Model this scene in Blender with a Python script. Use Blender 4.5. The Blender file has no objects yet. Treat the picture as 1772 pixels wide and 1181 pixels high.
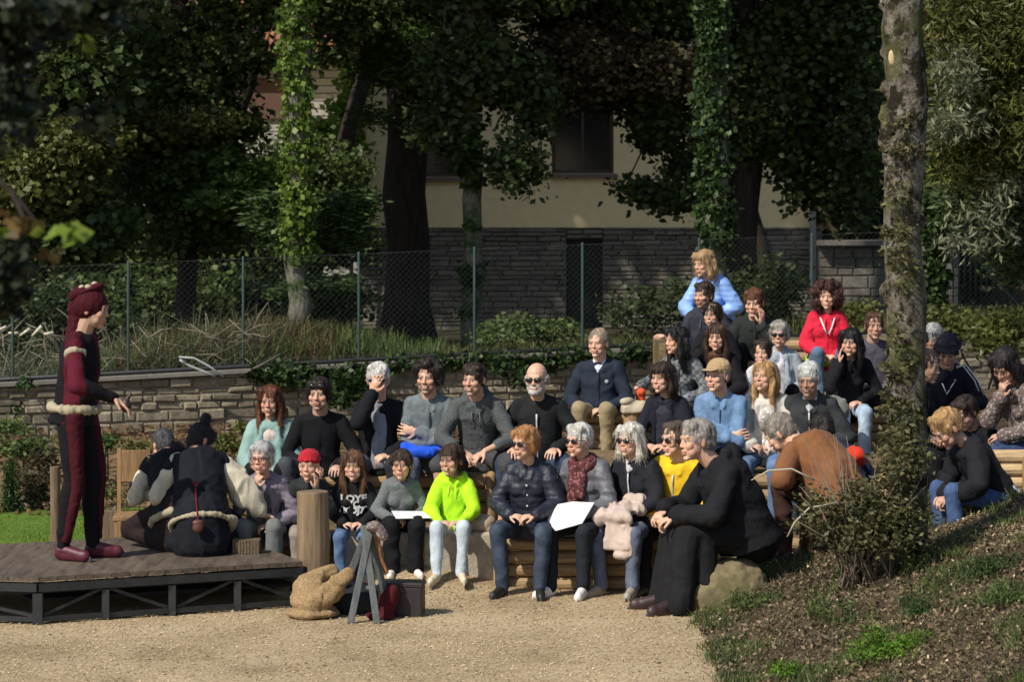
import bpy, math, random
import numpy as np
from mathutils import Vector, Matrix, Quaternion
R = math.radians
rnd = random.Random(7)
rng = np.random.default_rng(11)
scene = bpy.context.scene

# ---------------------------------------------------------------- camera
FPX, CAM_H, HOR = 4900.0, 2.755, 300.0        # focal length in photo pixels, eye height, horizon row
cam_d = bpy.data.cameras.new('camera')
cam = bpy.data.objects.new('camera', cam_d)
scene.collection.objects.link(cam)
cam.location = (0, 0, CAM_H)
cam.rotation_euler = (R(90), 0, 0)
cam_d.sensor_width = 36
cam_d.lens = 36 * FPX / 1772
cam_d.shift_y = -(590.5 - HOR) / 1772
cam_d.clip_end = 600
cam_d.dof.use_dof = True
cam_d.dof.focus_distance = 19.2
cam_d.dof.aperture_fstop = 5.6
scene.camera = cam

# ---------------------------------------------------------------- light
SUN = Vector((-0.50, -0.52, 0.70)).normalized()
world = bpy.data.worlds.new('World')
scene.world = world
world.use_nodes = True
wn = world.node_tree.nodes
sky = wn.new('ShaderNodeTexSky')
sky.sky_type = 'NISHITA'
sky.sun_disc = False
sky.sun_elevation = math.asin(SUN.z)
sky.sun_rotation = math.atan2(SUN.x, SUN.y)
world.node_tree.links.new(sky.outputs[0], wn['Background'].inputs[0])
wn['Background'].inputs[1].default_value = 0.105
sl = bpy.data.lights.new('sun', 'SUN')
sl.energy = 4.0
sl.angle = R(1.0)
sl.color = (1.0, 0.94, 0.84)
so = bpy.data.objects.new('sun', sl)
scene.collection.objects.link(so)
so.rotation_euler = (-SUN).to_track_quat('-Z', 'Y').to_euler()
scene.view_settings.view_transform = 'Standard'
scene.view_settings.look = 'None'
scene.view_settings.gamma = 1
scene.view_settings.exposure = 0.30
scene.cycles.use_denoising = True
scene.cycles.max_bounces = 5
scene.cycles.diffuse_bounces = 3
scene.cycles.glossy_bounces = 2
scene.cycles.transmission_bounces = 3
scene.cycles.transparent_max_bounces = 6
scene.cycles.sample_clamp_indirect = 3

def at(px, py, d):
    return Vector(((px - 886) / FPX * d, d, CAM_H - (py - HOR) / FPX * d))
def X(px, d): return (px - 886) / FPX * d
def Z(py, d): return CAM_H - (py - HOR) / FPX * d

# ---------------------------------------------------------------- object helpers
col = scene.collection
def link(o, parent=None):
    col.objects.link(o)
    if parent: o.parent = parent
    return o
def tag(o, label=None, cat=None, group=None, kind=None):
    if label: o['label'] = label
    if cat: o['category'] = cat
    if group: o['group'] = group
    if kind: o['kind'] = kind
    return o
def empty(name, loc=(0, 0, 0), rz=0.0, label=None, cat=None, group=None):
    o = bpy.data.objects.new(name, None)
    o.empty_display_size = .1
    link(o); o.location = loc; o.rotation_euler = (0, 0, rz)
    return tag(o, label, cat, group)

class MB:
    """collects closed shapes"""
    def __init__(s): s.v = []; s.f = []; s.n = 0
    def add(s, v, f):
        v = np.asarray(v, float)
        s.v.append(v); s.f.extend([tuple(i + s.n for i in q) for q in f]); s.n += len(v)
        return s
    def xf(s, M):
        M = np.array(M)
        s.v = [np.c_[v, np.ones(len(v))] @ M.T[:, :3] for v in s.v]
        return s
    def mesh(s, name):
        me = bpy.data.meshes.new(name)
        vv = np.concatenate(s.v) if s.v else np.zeros((0, 3))
        me.from_pydata(vv.tolist(), [], s.f); me.update()
        return me
    def obj(s, name, mat, parent=None, smooth=False, bevel=0, sub=0):
        me = s.mesh(name)
        for m in (mat if isinstance(mat, (list, tuple)) else [mat]): me.materials.append(m)
        if smooth: me.shade_smooth()
        o = bpy.data.objects.new(name, me)
        link(o, parent)
        if bevel:
            b = o.modifiers.new('b', 'BEVEL'); b.width = bevel; b.segments = 2; b.limit_method = 'ANGLE'
        return o

def nrm(v):
    v = np.asarray(v, float); l = np.linalg.norm(v)
    return v / l if l > 1e-9 else v
def frame(d, ref=(0, 0, 1)):
    d = nrm(d); ref = np.asarray(ref, float)
    if abs(np.dot(d, nrm(ref))) > .97: ref = np.array((0, 1., 0))
    x = nrm(np.cross(ref, d)); y = np.cross(d, x)
    return x, y, d
def rings(cs, xs, ys, seg=16, power=2.0):
    """closed loft; cs centres, xs, ys half-axis vectors"""
    n = len(cs); a = np.linspace(0, 2 * math.pi, seg, endpoint=False)
    ca, sa = np.cos(a), np.sin(a)
    if power != 2.0:
        ca = np.sign(ca) * np.abs(ca) ** (2 / power); sa = np.sign(sa) * np.abs(sa) ** (2 / power)
    v = []
    for c, x, y in zip(cs, xs, ys):
        v.append(np.asarray(c)[None] + ca[:, None] * np.asarray(x)[None] + sa[:, None] * np.asarray(y)[None])
    v.append(np.asarray([cs[0]])); v.append(np.asarray([cs[-1]]))
    V = np.concatenate(v)
    F = []
    for i in range(n - 1):
        for j in range(seg):
            k = (j + 1) % seg
            F.append((i * seg + j, i * seg + k, (i + 1) * seg + k, (i + 1) * seg + j))
    A, B = n * seg, n * seg + 1
    for j in range(seg):
        k = (j + 1) % seg
        F.append((A, k, j)); F.append((B, (n - 1) * seg + j, (n - 1) * seg + k))
    return V, F
def capsule(p0, r0, p1, r1, flat=1.0, fd=None, seg=12, caps=4):
    """round-ended tapered limb; flat squeezes the cross-section along fd"""
    p0 = np.asarray(p0, float); p1 = np.asarray(p1, float)
    x, y, d = frame(p1 - p0, fd if fd is not None else (0, 0, 1))
    cs, xs, ys = [], [], []
    for i in range(caps):
        t = math.pi / 2 * (1 - (i + .25) / caps)
        cs.append(p0 - d * r0 * math.sin(t)); r = r0 * math.cos(t); xs.append(x * r); ys.append(y * r * flat)
    cs.append(p0); xs.append(x * r0); ys.append(y * r0 * flat)
    cs.append(p1); xs.append(x * r1); ys.append(y * r1 * flat)
    for i in range(caps):
        t = math.pi / 2 * (i + .75) / caps
        cs.append(p1 + d * r1 * math.sin(t)); r = r1 * math.cos(t); xs.append(x * r); ys.append(y * r * flat)
    return rings(cs, xs, ys, seg)
def ell(c, r, Mx=None, seg=16):
    c = np.asarray(c, float)
    E = np.eye(3) if Mx is None else np.array(Mx)
    ax, ay, az = E[:, 0], E[:, 1], E[:, 2]
    cs, xs, ys = [], [], []
    n = 9
    for i in range(n):
        t = -math.pi / 2 + math.pi * (i + .5) / n
        cs.append(c + az * r[2] * math.sin(t)); xs.append(ax * r[0] * math.cos(t)); ys.append(ay * r[1] * math.cos(t))
    return rings(cs, xs, ys, seg)
def box(c, s, Mx=None):
    c = np.asarray(c, float); s = np.asarray(s, float) / 2
    v = np.array([(x, y, z) for x in (-1, 1) for y in (-1, 1) for z in (-1, 1)]) * s
    if Mx is not None: v = v @ np.array(Mx).T
    return v + c, [(0, 1, 3, 2), (4, 6, 7, 5), (0, 4, 5, 1), (2, 3, 7, 6), (0, 2, 6, 4), (1, 5, 7, 3)]
def bar(a, b, w, h, up=(0, 0, 1)):
    a = np.asarray(a, float); b = np.asarray(b, float)
    x, y, d = frame(b - a, up)
    return box((a + b) / 2, (w, h, np.linalg.norm(b - a)), np.stack([x, y, d], 1))
def tube(pts, rs, seg=8):
    pts = [np.asarray(p, float) for p in pts]
    cs, xs, ys = [], [], []; ref = (0, 0, 1)
    n = len(pts)
    if not hasattr(rs, '__len__'): rs = [rs] * n
    px = None
    for i in range(n):
        d = nrm(pts[min(i + 1, n - 1)] - pts[max(i - 1, 0)])
        if px is None: x, y, d = frame(d)
        else:
            x = nrm(px - d * np.dot(px, d)); y = np.cross(d, x)
        px = x
        cs.append(pts[i]); xs.append(x * rs[i]); ys.append(y * rs[i])
    return rings(cs, xs, ys, seg)

# ---------------------------------------------------------------- materials
_m = {}
def mat(name, build):
    if name in _m: return _m[name]
    m = bpy.data.materials.new(name); m.use_nodes = True
    nt = m.node_tree; b = nt.nodes['Principled BSDF']
    build(nt, b); _m[name] = m
    return m
def N(nt, t, **kw):
    n = nt.nodes.new(t)
    for k, v in kw.items():
        if k in n.inputs: n.inputs[k].default_value = v
        else: setattr(n, k, v)
    return n
def L(nt, a, b): nt.links.new(a, b)
def co(nt, scale=None, kind='Object'):
    t = nt.nodes.new('ShaderNodeTexCoord')
    if scale is None: return t.outputs[kind]
    mp = nt.nodes.new('ShaderNodeMapping'); mp.inputs['Scale'].default_value = scale
    L(nt, t.outputs[kind], mp.inputs[0]); return mp.outputs[0]
def noise(nt, vec, scale, detail=4, rough=.6):
    n = N(nt, 'ShaderNodeTexNoise'); n.inputs['Scale'].default_value = scale
    n.inputs['Detail'].default_value = detail; n.inputs['Roughness'].default_value = rough
    if vec is not None: L(nt, vec, n.inputs['Vector'])
    return n.outputs['Fac']
def ramp(nt, fac, stops):
    r = N(nt, 'ShaderNodeValToRGB'); e = r.color_ramp.elements
    while len(e) < len(stops): e.new(.5)
    for i, (p, c) in enumerate(stops):
        e[i].position = p; e[i].color = (c[0], c[1], c[2], 1)
    L(nt, fac, r.inputs[0]); return r.outputs[0]
def mix(nt, fac, a, b, mode='MIX'):
    m = N(nt, 'ShaderNodeMix', data_type='RGBA', blend_type=mode)
    for i, v in ((0, fac), (6, a), (7, b)):
        if isinstance(v, (int, float)): m.inputs[i].default_value = v
        elif isinstance(v, tuple): m.inputs[i].default_value = (v[0], v[1], v[2], 1)
        else: L(nt, v, m.inputs[i])
    return m.outputs[2]
def bump(nt, b, h, strength=.3, dist=.01):
    n = N(nt, 'ShaderNodeBump'); n.inputs['Strength'].default_value = strength; n.inputs['Distance'].default_value = dist
    L(nt, h, n.inputs['Height']); L(nt, n.outputs[0], b.inputs['Normal'])
def srgb(h):
    return tuple(((int(h[i:i + 2], 16) / 255) ** 2.2) for i in (0, 2, 4))
def dark(c, k): return (c[0] * k, c[1] * k, c[2] * k)

def cloth(c, kind='plain', rough=.85):
    key = 'cloth_%s_%.3f_%.3f_%.3f' % (kind, *c)
    def bld(nt, b):
        v = co(nt)
        f = noise(nt, v, 9, 4)
        base = ramp(nt, f, [(.3, dark(c, .8)), (.7, tuple(min(1, x * 1.15) for x in c))])
        h = noise(nt, co(nt, (1, 1, .55)), 28, 5, .65)
        st = .35
        if kind == 'denim':
            g = noise(nt, v, 14, 3)
            base = mix(nt, ramp(nt, g, [(.45, (0, 0, 0)), (.75, (.6, .6, .6))]), base, tuple(min(1, x * 1.7 + .03) for x in c))
        if kind == 'knit':
            w = N(nt, 'ShaderNodeTexWave'); w.inputs['Scale'].default_value = 60; w.inputs['Distortion'].default_value = 4
            L(nt, v, w.inputs[0]); h = mix(nt, .5, h, w.outputs['Fac'])
        if kind == 'heather':
            g = noise(nt, v, 160, 2)
            base = mix(nt, ramp(nt, g, [(.4, (0, 0, 0)), (.62, (.7, .7, .7))]), base, tuple(min(1, x * 2 + .02) for x in c))
        if kind in ('plaid', 'pattern'):
            c1 = N(nt, 'ShaderNodeTexChecker'); c1.inputs['Scale'].default_value = 34
            L(nt, mix(nt, .04, v, noise(nt, v, 12)), c1.inputs[0])
            vo = N(nt, 'ShaderNodeTexVoronoi'); vo.inputs['Scale'].default_value = 45; L(nt, v, vo.inputs[0])
            g = ramp(nt, vo.outputs[0], [(.25, (1, 1, 1)), (.5, (0, 0, 0))]) if kind == 'pattern' else c1.outputs['Fac']
            base = mix(nt, g, base, tuple(min(1, x * (1.9 if kind == 'plaid' else 2.4) + .03) for x in c))
        if kind == 'quilt':
            w = N(nt, 'ShaderNodeTexWave', bands_direction='Z'); w.inputs['Scale'].default_value = 7
            w.inputs['Distortion'].default_value = 1.0; L(nt, v, w.inputs[0])
            w2 = N(nt, 'ShaderNodeTexWave', bands_direction='DIAGONAL'); w2.inputs['Scale'].default_value = 5
            w2.inputs['Distortion'].default_value = 1.0; L(nt, v, w2.inputs[0])
            h = mix(nt, .35, h, mix(nt, .5, w.outputs['Fac'], w2.outputs['Fac'])); st = .45
        if kind == 'denim' or kind == 'plain':
            w = N(nt, 'ShaderNodeTexWave', wave_profile='SAW'); w.inputs['Scale'].default_value = 2.2
            w.inputs['Distortion'].default_value = 9; w.inputs['Detail'].default_value = 3
            L(nt, v, w.inputs[0]); h = mix(nt, .35, h, w.outputs['Fac'])
        L(nt, base, b.inputs['Base Color'])
        b.inputs['Roughness'].default_value = .45 if kind == 'quilt' else rough
        b.inputs['Sheen Weight'].default_value = .0 if max(c) < .2 else .05
        b.inputs['Specular IOR Level'].default_value = .16 if kind != 'quilt' else .35
        bump(nt, b, h, st, .03)
    return mat(key, bld)
def simple(name, c, rough=.6, metal=0, bs=30, bst=.15, var=.2, spec=.5, stretch=(1, 1, 1)):
    def bld(nt, b):
        v = co(nt, stretch)
        f = noise(nt, v, bs, 5)
        L(nt, ramp(nt, f, [(.25, dark(c, 1 - var)), (.75, dark(c, 1 + var))]), b.inputs['Base Color'])
        b.inputs['Roughness'].default_value = rough; b.inputs['Metallic'].default_value = metal
        b.inputs['Specular IOR Level'].default_value = spec
        if bst: bump(nt, b, f, bst, .01)
    return mat(name, bld)
def hair_mat(c):
    def bld(nt, b):
        v = co(nt, (1, 1, .25))
        f = noise(nt, v, 110, 3, .7)
        g = noise(nt, co(nt), 18, 3)
        c1 = ramp(nt, f, [(.32, dark(c, .4)), (.68, tuple(min(1, x * 1.5) for x in c))])
        L(nt, mix(nt, .35, c1, ramp(nt, g, [(.35, dark(c, .45)), (.65, tuple(min(1, x * 1.4) for x in c))])), b.inputs['Base Color'])
        b.inputs['Roughness'].default_value = .5; b.inputs['Specular IOR Level'].default_value = .35
        bump(nt, b, f, .6, .01)
    return mat('hair_%.3f_%.3f_%.3f' % c, bld)
def _skin(nt, b):
    a = N(nt, 'ShaderNodeVertexColor', layer_name='Col')
    f = noise(nt, co(nt), 60, 4)
    L(nt, mix(nt, .25, a.outputs[0], ramp(nt, f, [(.3, (.5, .42, .38)), (.7, (.5, .5, .5))]), 'OVERLAY'), b.inputs['Base Color'])
    b.inputs['Roughness'].default_value = .5
    b.inputs['Subsurface Weight'].default_value = .06
    b.inputs['Subsurface Radius'].default_value = (1, .35, .2)
    b.inputs['Subsurface Scale'].default_value = .01
    b.inputs['Specular IOR Level'].default_value = .35
    bump(nt, b, f, .12, .004)
SKIN = mat('skin', _skin)
M_SHOE_W = simple('white_leather', (.72, .71, .68), .5)
M_GLASS = mat('dark_lens', lambda nt, b: (b.inputs['Base Color'].__setattr__('default_value', (.012, .01, .01, 1)), b.inputs['Roughness'].__setattr__('default_value', .12)))

# ---------------------------------------------------------------- remeshed organic shapes, all evaluated in one go
_tex = {}
def clouds(scale):
    if scale not in _tex:
        t = bpy.data.textures.new('folds_%g' % scale, 'CLOUDS'); t.noise_scale = scale; t.noise_depth = 2; t.noise_type = 'HARD_NOISE' if .035 < scale < .13 else 'SOFT_NOISE'; _tex[scale] = t
    return _tex[scale]
def vnoise(P, seed=0):
    """smooth value noise in [-1, 1] for an array of points"""
    P = P + seed * 17.31; I = np.floor(P).astype(np.int64); F = P - I; F = F * F * (3 - 2 * F)
    def h(i, j, k):
        n = (i * 73856093) ^ (j * 19349663) ^ (k * 83492791); n = (n ^ (n >> 13)) * 1274126177 & 0x7fffffff
        return ((n ^ (n >> 16)) & 0xffff) / 32767.5 - 1
    r = 0
    for a in (0, 1):
        for b in (0, 1):
            for c in (0, 1):
                r = r + h(I[:, 0] + a, I[:, 1] + b, I[:, 2] + c) * (F[:, 0] if a else 1 - F[:, 0]) * (F[:, 1] if b else 1 - F[:, 1]) * (F[:, 2] if c else 1 - F[:, 2])
    return r
_seed = [0]
def crease(me, layers):
    """displace along the normals by ridged, stretched noise: (frequency xyz, amplitude, tilt in degrees)"""
    _seed[0] += 1; n = len(me.vertices)
    c = np.empty(n * 3); me.vertices.foreach_get('co', c); c = c.reshape(-1, 3)
    nv = np.empty(n * 3); me.vertices.foreach_get('normal', nv); nv = nv.reshape(-1, 3)
    tot = np.zeros(n)
    for k, (fr, amp, tilt) in enumerate(layers):
        sgn = np.where(c[:, 0] > 0, 1, -1) if tilt else 1
        t = R(tilt) * sgn
        x = c[:, 0] * np.cos(t) - c[:, 2] * np.sin(t); z = c[:, 0] * np.sin(t) + c[:, 2] * np.cos(t)
        w = vnoise(c * 3.1, _seed[0]) * .06
        q = np.stack([x * fr[0], c[:, 1] * fr[1], (z + w) * fr[2]], 1)
        tot += amp * (1 - 2.4 * np.abs(vnoise(q, _seed[0] + k * 3)) )
    c += nv * tot[:, None]; me.vertices.foreach_set('co', c.ravel()); me.update()
F_CLOTH = (((3.5, 3.5, 8), .0085, 35), ((8, 8, 13), .0045, -38), ((20, 20, 24), .0016, 20))
F_PUFF = (((4, 4, 10), .0075, 14), ((10, 10, 16), .0045, -20))
F_KNIT = (((4, 4, 9), .007, 25), ((30, 30, 30), .001, 0))
F_TROU = (((5, 5, 9), .0050, 35), ((13, 13, 17), .0022, -30))
F_HAIR = (((26, 26, 7), .0055, 12), ((70, 70, 16), .0022, 0))
F_BAG = (((5, 5, 7), .014, 20), ((14, 14, 18), .006, 0))
PEND = []
def organic(name, mb, material, parent=None, voxel=.01, smooth=4, disp=(), post=None, sf=.5, fold=None):
    me = mb.mesh(name)
    o = bpy.data.objects.new(name, me); link(o, parent)
    m = o.modifiers.new('r', 'REMESH'); m.mode = 'VOXEL'; m.voxel_size = voxel; m.use_smooth_shade = True
    if smooth:
        m = o.modifiers.new('s', 'SMOOTH'); m.iterations = smooth; m.factor = sf
    for sc_, st in disp:
        m = o.modifiers.new('d', 'DISPLACE'); m.texture = clouds(sc_); m.strength = st; m.mid_level = .5
        m.texture_coords = 'LOCAL'
    PEND.append((o, material, post, fold))
    return o
def flush():
    bpy.context.view_layer.update()
    dg = bpy.context.evaluated_depsgraph_get()
    for o, material, post, fold in PEND:
        me = bpy.data.meshes.new_from_object(o.evaluated_get(dg))
        o.modifiers.clear()
        old = o.data; nm = o.name.split('.')[0]
        o.data = me; bpy.data.meshes.remove(old); me.name = nm
        me.materials.clear(); me.materials.append(material)
        me.shade_smooth()
        if fold: crease(me, fold)
        if post: post(o, me)
    PEND.clear()
# ---------------------------------------------------------------- people
def ik(a, t, l1, l2, pole):
    a = np.asarray(a, float); t = np.asarray(t, float)
    v = t - a; dist = np.linalg.norm(v); mx = (l1 + l2) * .995
    if dist > mx: t = a + v / dist * mx; dist = mx; v = t - a
    dist = max(dist, abs(l1 - l2) + .02)
    u = nrm(v); k = (l1 * l1 - l2 * l2 + dist * dist) / (2 * dist)
    h = math.sqrt(max(0, l1 * l1 - k * k))
    p = np.asarray(pole, float); p = nrm(p - u * np.dot(p, u))
    return a + u * k + p * h, t
def smoothstep(a, b, x): 
    t = np.clip((x - a) / (b - a), 0, 1); return t * t * (3 - 2 * t)

BUILD = {   # shoulder half, chest rx, ry, waist rx, ry, hip rx, ry, head scale, arm scale
    'm': (.182, .170, .118, .152, .118, .165, .125, 1.06, 1.0),
    'M': (.192, .185, .135, .180, .150, .180, .140, 1.06, 1.0),
    'f': (.158, .148, .112, .130, .105, .168, .125, 1.06, .93),
    'F': (.172, .168, .130, .165, .140, .185, .140, 1.06, .93),
    'k': (.150, .132, .100, .122, .095, .140, .105, 1.20, .93)}
SK = (.60, .37, .26)
def hand(mb, w, d, pn, sg, curl=.5, spread=1.0, k=1.0):
    """w wrist, d pointing direction, pn palm normal (curl side), sg thumb side along cross"""
    d = nrm(d); pn = nrm(np.asarray(pn, float) - d * np.dot(pn, d)); s = np.cross(pn, d) * sg
    mb.add(*capsule(w + d * .015, .026 * k, w + d * .075 * k, .036 * k, .5, pn, 10))
    mb.add(*capsule(w + d * .05 * k - s * .018, .02 * k, w + d * .085 * k + s * .016, .018 * k, .65, pn, 8))
    for i, (o, ln) in enumerate(((.031, .068), (.011, .077), (-.010, .072), (-.030, .056))):
        p = w + d * .088 * k + s * o * k * 1.05
        dd = nrm(d + s * o * 2.2 * spread); a = curl * (1 + .12 * i) * .9
        r = .0088 * k
        for seg, fr in enumerate((.42, .32, .26)):
            a0 = a * (seg + .6)
            v = nrm(dd * math.cos(a0) + pn * math.sin(a0))
            q = p + v * ln * fr * k * 1.08
            mb.add(*capsule(p, r, q, r * .9, seg=7, caps=2)); p = q; r *= .9
    t0 = w + d * .025 * k + s * .024 * k
    t1 = t0 + nrm(d * .7 + s * .75 + pn * .25) * .042 * k
    t2 = t1 + nrm(d * .9 + s * .2 + pn * .45) * .036 * k
    mb.add(*capsule(t0, .014 * k, t1, .0115 * k, seg=8, caps=2)); mb.add(*capsule(t1, .011 * k, t2, .0085 * k, seg=8, caps=2))

PEOPLE = []
def strands(curl=0.0, n=1700, ln=.05, w=.0013, fly=.004):
    def f(o, me):
        nv_ = len(me.vertices); c = np.empty(nv_ * 3); me.vertices.foreach_get('co', c); c = c.reshape(-1, 3)
        nn = np.empty(nv_ * 3); me.vertices.foreach_get('normal', nn); nn = nn.reshape(-1, 3)
        g = np.random.default_rng(nv_); ix = g.integers(0, nv_, n); p = c[ix].copy(); nr_ = nn[ix]; top = c[:, 2].max(); cen = c.mean(0)
        d = np.zeros((n, 3)); d[:, 2] = -1; rad = p - cen; rad[:, 2] = 0; d += rad * 6 * (nr_[:, 2:3].clip(0, 1)); d += g.normal(size=(n, 3)) * (.18 + curl)
        d -= nr_ * np.sum(d * nr_, 1)[:, None]; d /= np.linalg.norm(d, axis=1)[:, None] + 1e-9
        V = []; L_ = ln * (.4 + g.random(n)); sd = np.cross(d, nr_); out = g.random(n) ** 3 * fly * 3
        K = 4
        for k in range(K + 1):
            t = k / K
            q = p + nr_ * (.0012 + out[:, None] * t) + d * (L_ * t)[:, None] + np.array((0, 0, -1)) * (t * t * L_ * .25)[:, None]
            if curl: q += sd * (np.sin(t * 9 + ix) * .006 * curl * 2)[:, None]
            ww = w * (1 - .75 * t); V.append(q - sd * ww); V.append(q + sd * ww)
        V = np.stack(V, 1).reshape(-1, 3); m = 2 * (K + 1)
        Q = np.array([(2 * k, 2 * k + 1, 2 * k + 3, 2 * k + 2) for k in range(K)])
        F = (np.arange(n)[:, None, None] * m + Q[None]).reshape(-1, 4) + nv_
        f0 = []; lt = np.empty(len(me.polygons), np.int32); me.polygons.foreach_get('loop_total', lt); lv = np.empty(len(me.loops), np.int32); me.loops.foreach_get('vertex_index', lv)
        me.clear_geometry(); nvt = nv_ + len(V)
        me.vertices.add(nvt); me.vertices.foreach_set('co', np.concatenate([c, V]).astype(np.float32).ravel())
        lv = np.concatenate([lv, F.ravel()]).astype(np.int32); lt = np.concatenate([lt, np.full(len(F), 4, np.int32)])
        me.loops.add(len(lv)); me.loops.foreach_set('vertex_index', lv); me.polygons.add(len(lt))
        me.polygons.foreach_set('loop_start', np.concatenate([[0], np.cumsum(lt)[:-1]]).astype(np.int32)); me.polygons.foreach_set('loop_total', lt)
        me.update(calc_edges=True); me.shade_smooth()
    return f
def person(label, head, d, seat, floor=0.0, yaw=0, look=None, pitch=0, roll=0, lean=8, slouch=12, side=0,
           build='m', arms=('knee', 'knee'), legs='sit', hair='short', hc=(.03, .02, .013), skin=1.0,
           top=((.03, .03, .035), 'plain'), puff=.014, sleeve=1.0, neckw='crew', inner=None, innerk='plain',
           bottom=((.02, .02, .025), 'plain'), bpuff=.012, shorts=False, shoes=(.02, .02, .02), beard=None, glasses=None,
           hat=None, hatc=None, spread=.115, fy=-.40, fdy=(0, 0), smile=.5, sc=None, skirt=None, age=0, vox=.0046, topname='jacket', botname='trousers',
           front=None, hang=0.0, feet=True, anklez=None, zip_=None, buttons=None, group=None, scarf=None, dx=0.0, hem=0.0, topfn=None, hm=1.0):
    bs, crx, cry, wrx, wry, hrx, hry, hk, ak = BUILD[build]
    look = yaw if look is None else look; hk *= hm
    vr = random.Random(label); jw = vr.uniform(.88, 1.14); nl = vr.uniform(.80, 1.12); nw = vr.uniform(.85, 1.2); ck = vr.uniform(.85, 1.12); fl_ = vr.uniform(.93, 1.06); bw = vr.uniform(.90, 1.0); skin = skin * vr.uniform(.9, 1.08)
    bw *= .88; crx *= bw; wrx *= bw; hrx *= .92; bs *= (1 + bw) / 2 * .95; cry *= .94; puff *= .72; bpuff *= .7
    # spine
    hs = np.arange(0, .561, .02); O = [np.zeros(3)]; UP = []; sl_ = R(side)
    for h in hs:
        a = R(lean) + R(slouch) * smoothstep(.12, .5, h)
        UP.append(nrm(np.array((math.sin(sl_), -math.sin(a), math.cos(a)))))
    for i in range(1, len(hs)): O.append(O[-1] + UP[i - 1] * .02)
    def sp(h, x=0, y=0, both=False):
        i = min(max(h / .02, 0), len(hs) - 1.001); j = int(i); f = i - j
        o = O[j] * (1 - f) + O[j + 1] * f; u = nrm(UP[j])
        if h < 0: o = UP[0] * h; u = UP[0]
        Xa = nrm(np.cross(np.array((0, 1., 0)), u)); Xa = Xa if Xa[0] > 0 else -Xa
        Ya = np.cross(u, Xa)
        p = o + Xa * x + Ya * y
        return (p, Xa, Ya, u) if both else p
    nb, nX, nY, nU = sp(.50, both=True)
    th = R(yaw - look)                       # head turned relative to the body
    fw = np.array((math.sin(th), -math.cos(th), 0)); pt = R(pitch)
    hF = nrm(fw * math.cos(pt) + np.array((0, 0, -math.sin(pt))))
    hU = nrm(np.cross(np.cross(hF, (0, 0, 1.)), hF)); hX = np.cross(hU, -hF)
    if hX[0] * math.cos(th) < 0: pass
    rr = R(roll); hX2 = hX * math.cos(rr) + hU * math.sin(rr); hU = nrm(np.cross(hX2, -hF)) ; hX = hX2
    hU = nrm(np.cross(hX, -hF)); 
    if np.dot(hU, (0, 0, 1)) < 0: hU = -hU
    hX = np.cross(-hF, hU)
    hc0 = nb + nrm(nU * .7 + hU * .5) * (.150 + .02 * (hk - 1)) + hF * .022 + nrm(np.array((0, -1., 0))) * .012
    HM = np.stack([hX, -hF, hU], 1)          # head axes in columns
    def H(x, y, z): return hc0 + HM @ (np.array((x, y, z)) * hk)
    topz = (H(0, .01, .118)[2]); 
    stand = legs == 'stand'
    base_h = .93 if stand else .085
    # size and place from the photograph
    px, py = head; s = .9; rot = R(-yaw)
    if sc is None and not stand: sc = {'m': .92, 'M': .93, 'f': .86, 'F': .87, 'k': .70}[build]
    if sc: s = sc
    for _ in range(6):
        offx = (H(0, .01, .05)[0] * math.cos(rot) - H(0, .01, .05)[1] * math.sin(rot)) * s
        offy = (H(0, .01, .05)[0] * math.sin(rot) + H(0, .01, .05)[1] * math.cos(rot)) * s
        dh = d + offy
        zt = Z(py, dh)
        if sc is None: s = float(np.clip((zt - seat) / (topz + base_h), .5, 1.3))
    if sc is not None:
        s = sc
    zt2 = seat if sc is None else (zt - (topz + base_h) * s)
    x0 = X(px, dh) - offx
    root = empty('person', (x0, d, zt2), rot, label, 'person', group)
    hip = np.array((0, 0, base_h))           # unit coordinates, origin at root
    fl = (floor - zt2) / s - base_h          # floor relative to hip
    T = np.eye(4) * s; T[3, 3] = 1; T[2, 3] = base_h * s
    def fin(mb): return mb.xf(T)
    PEOPLE.append((label[:40], build, round(s, 2), 'seat', round(zt2, 2), 'x', round(x0, 2), 'd', d))
    # ---- arms
    A = []
    l1, l2 = .285 * ak, .245 * ak
    for sg, spec in ((-1, arms[0]), (1, arms[1])):
        sh = sp(.425, sg * (bs - .018), 0.0)
        pole = np.array((sg * .9, .35, -.7)); hd = None; curl = .45; pn = np.array((0, .3, -1.))
        if isinstance(spec, dict):
            w = np.array(spec['w'], float)
            if spec.get('rel') == 'head': w = hc0 + HM @ (w * hk)
            hd = spec.get('d'); pole = np.array(spec.get('pole', pole), float); curl = spec.get('curl', curl); pn = np.array(spec.get('pn', pn), float)
            if spec.get('rel') == 'head' and hd is not None: hd = HM @ np.array(hd, float); pn = HM @ pn
        elif spec == 'lap': w = np.array((sg * .085, -.27, .085)); hd = (-sg * .9, -.45, -.15); curl = .7
        elif spec == 'lapc': w = np.array((sg * .10, -.34, .10)); hd = (-sg * .9, -.35, -.1); curl = .9; 
        elif spec == 'knee': w = np.array((sg * .15, -.33, .105)); hd = (-sg * .2, -1, -.2); curl = .35
        elif spec == 'between': w = np.array((sg * .085, -.40, .06)); hd = (-sg * .75, -.5, -.5); curl = .8; pole = np.array((sg, .3, -.3))
        elif spec == 'cross':
            w = sp(.20 + .03 * sg) + np.array((-sg * .075, -.185, 0)); hd = (-sg * 1, .15, .15); curl = .25; pole = np.array((sg, .1, -.8)); pn = np.array((0, 1, .1))
        elif spec in ('chin', 'cheek', 'mouth', 'brow'):
            off = {'chin': (sg * .012, -.088, -.215), 'cheek': (sg * .075, -.075, -.185), 'mouth': (sg * .02, -.115, -.17), 'brow': (sg * .03, -.135, -.09)}[spec]
            w = hc0 + HM @ (np.array(off) * hk)
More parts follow.
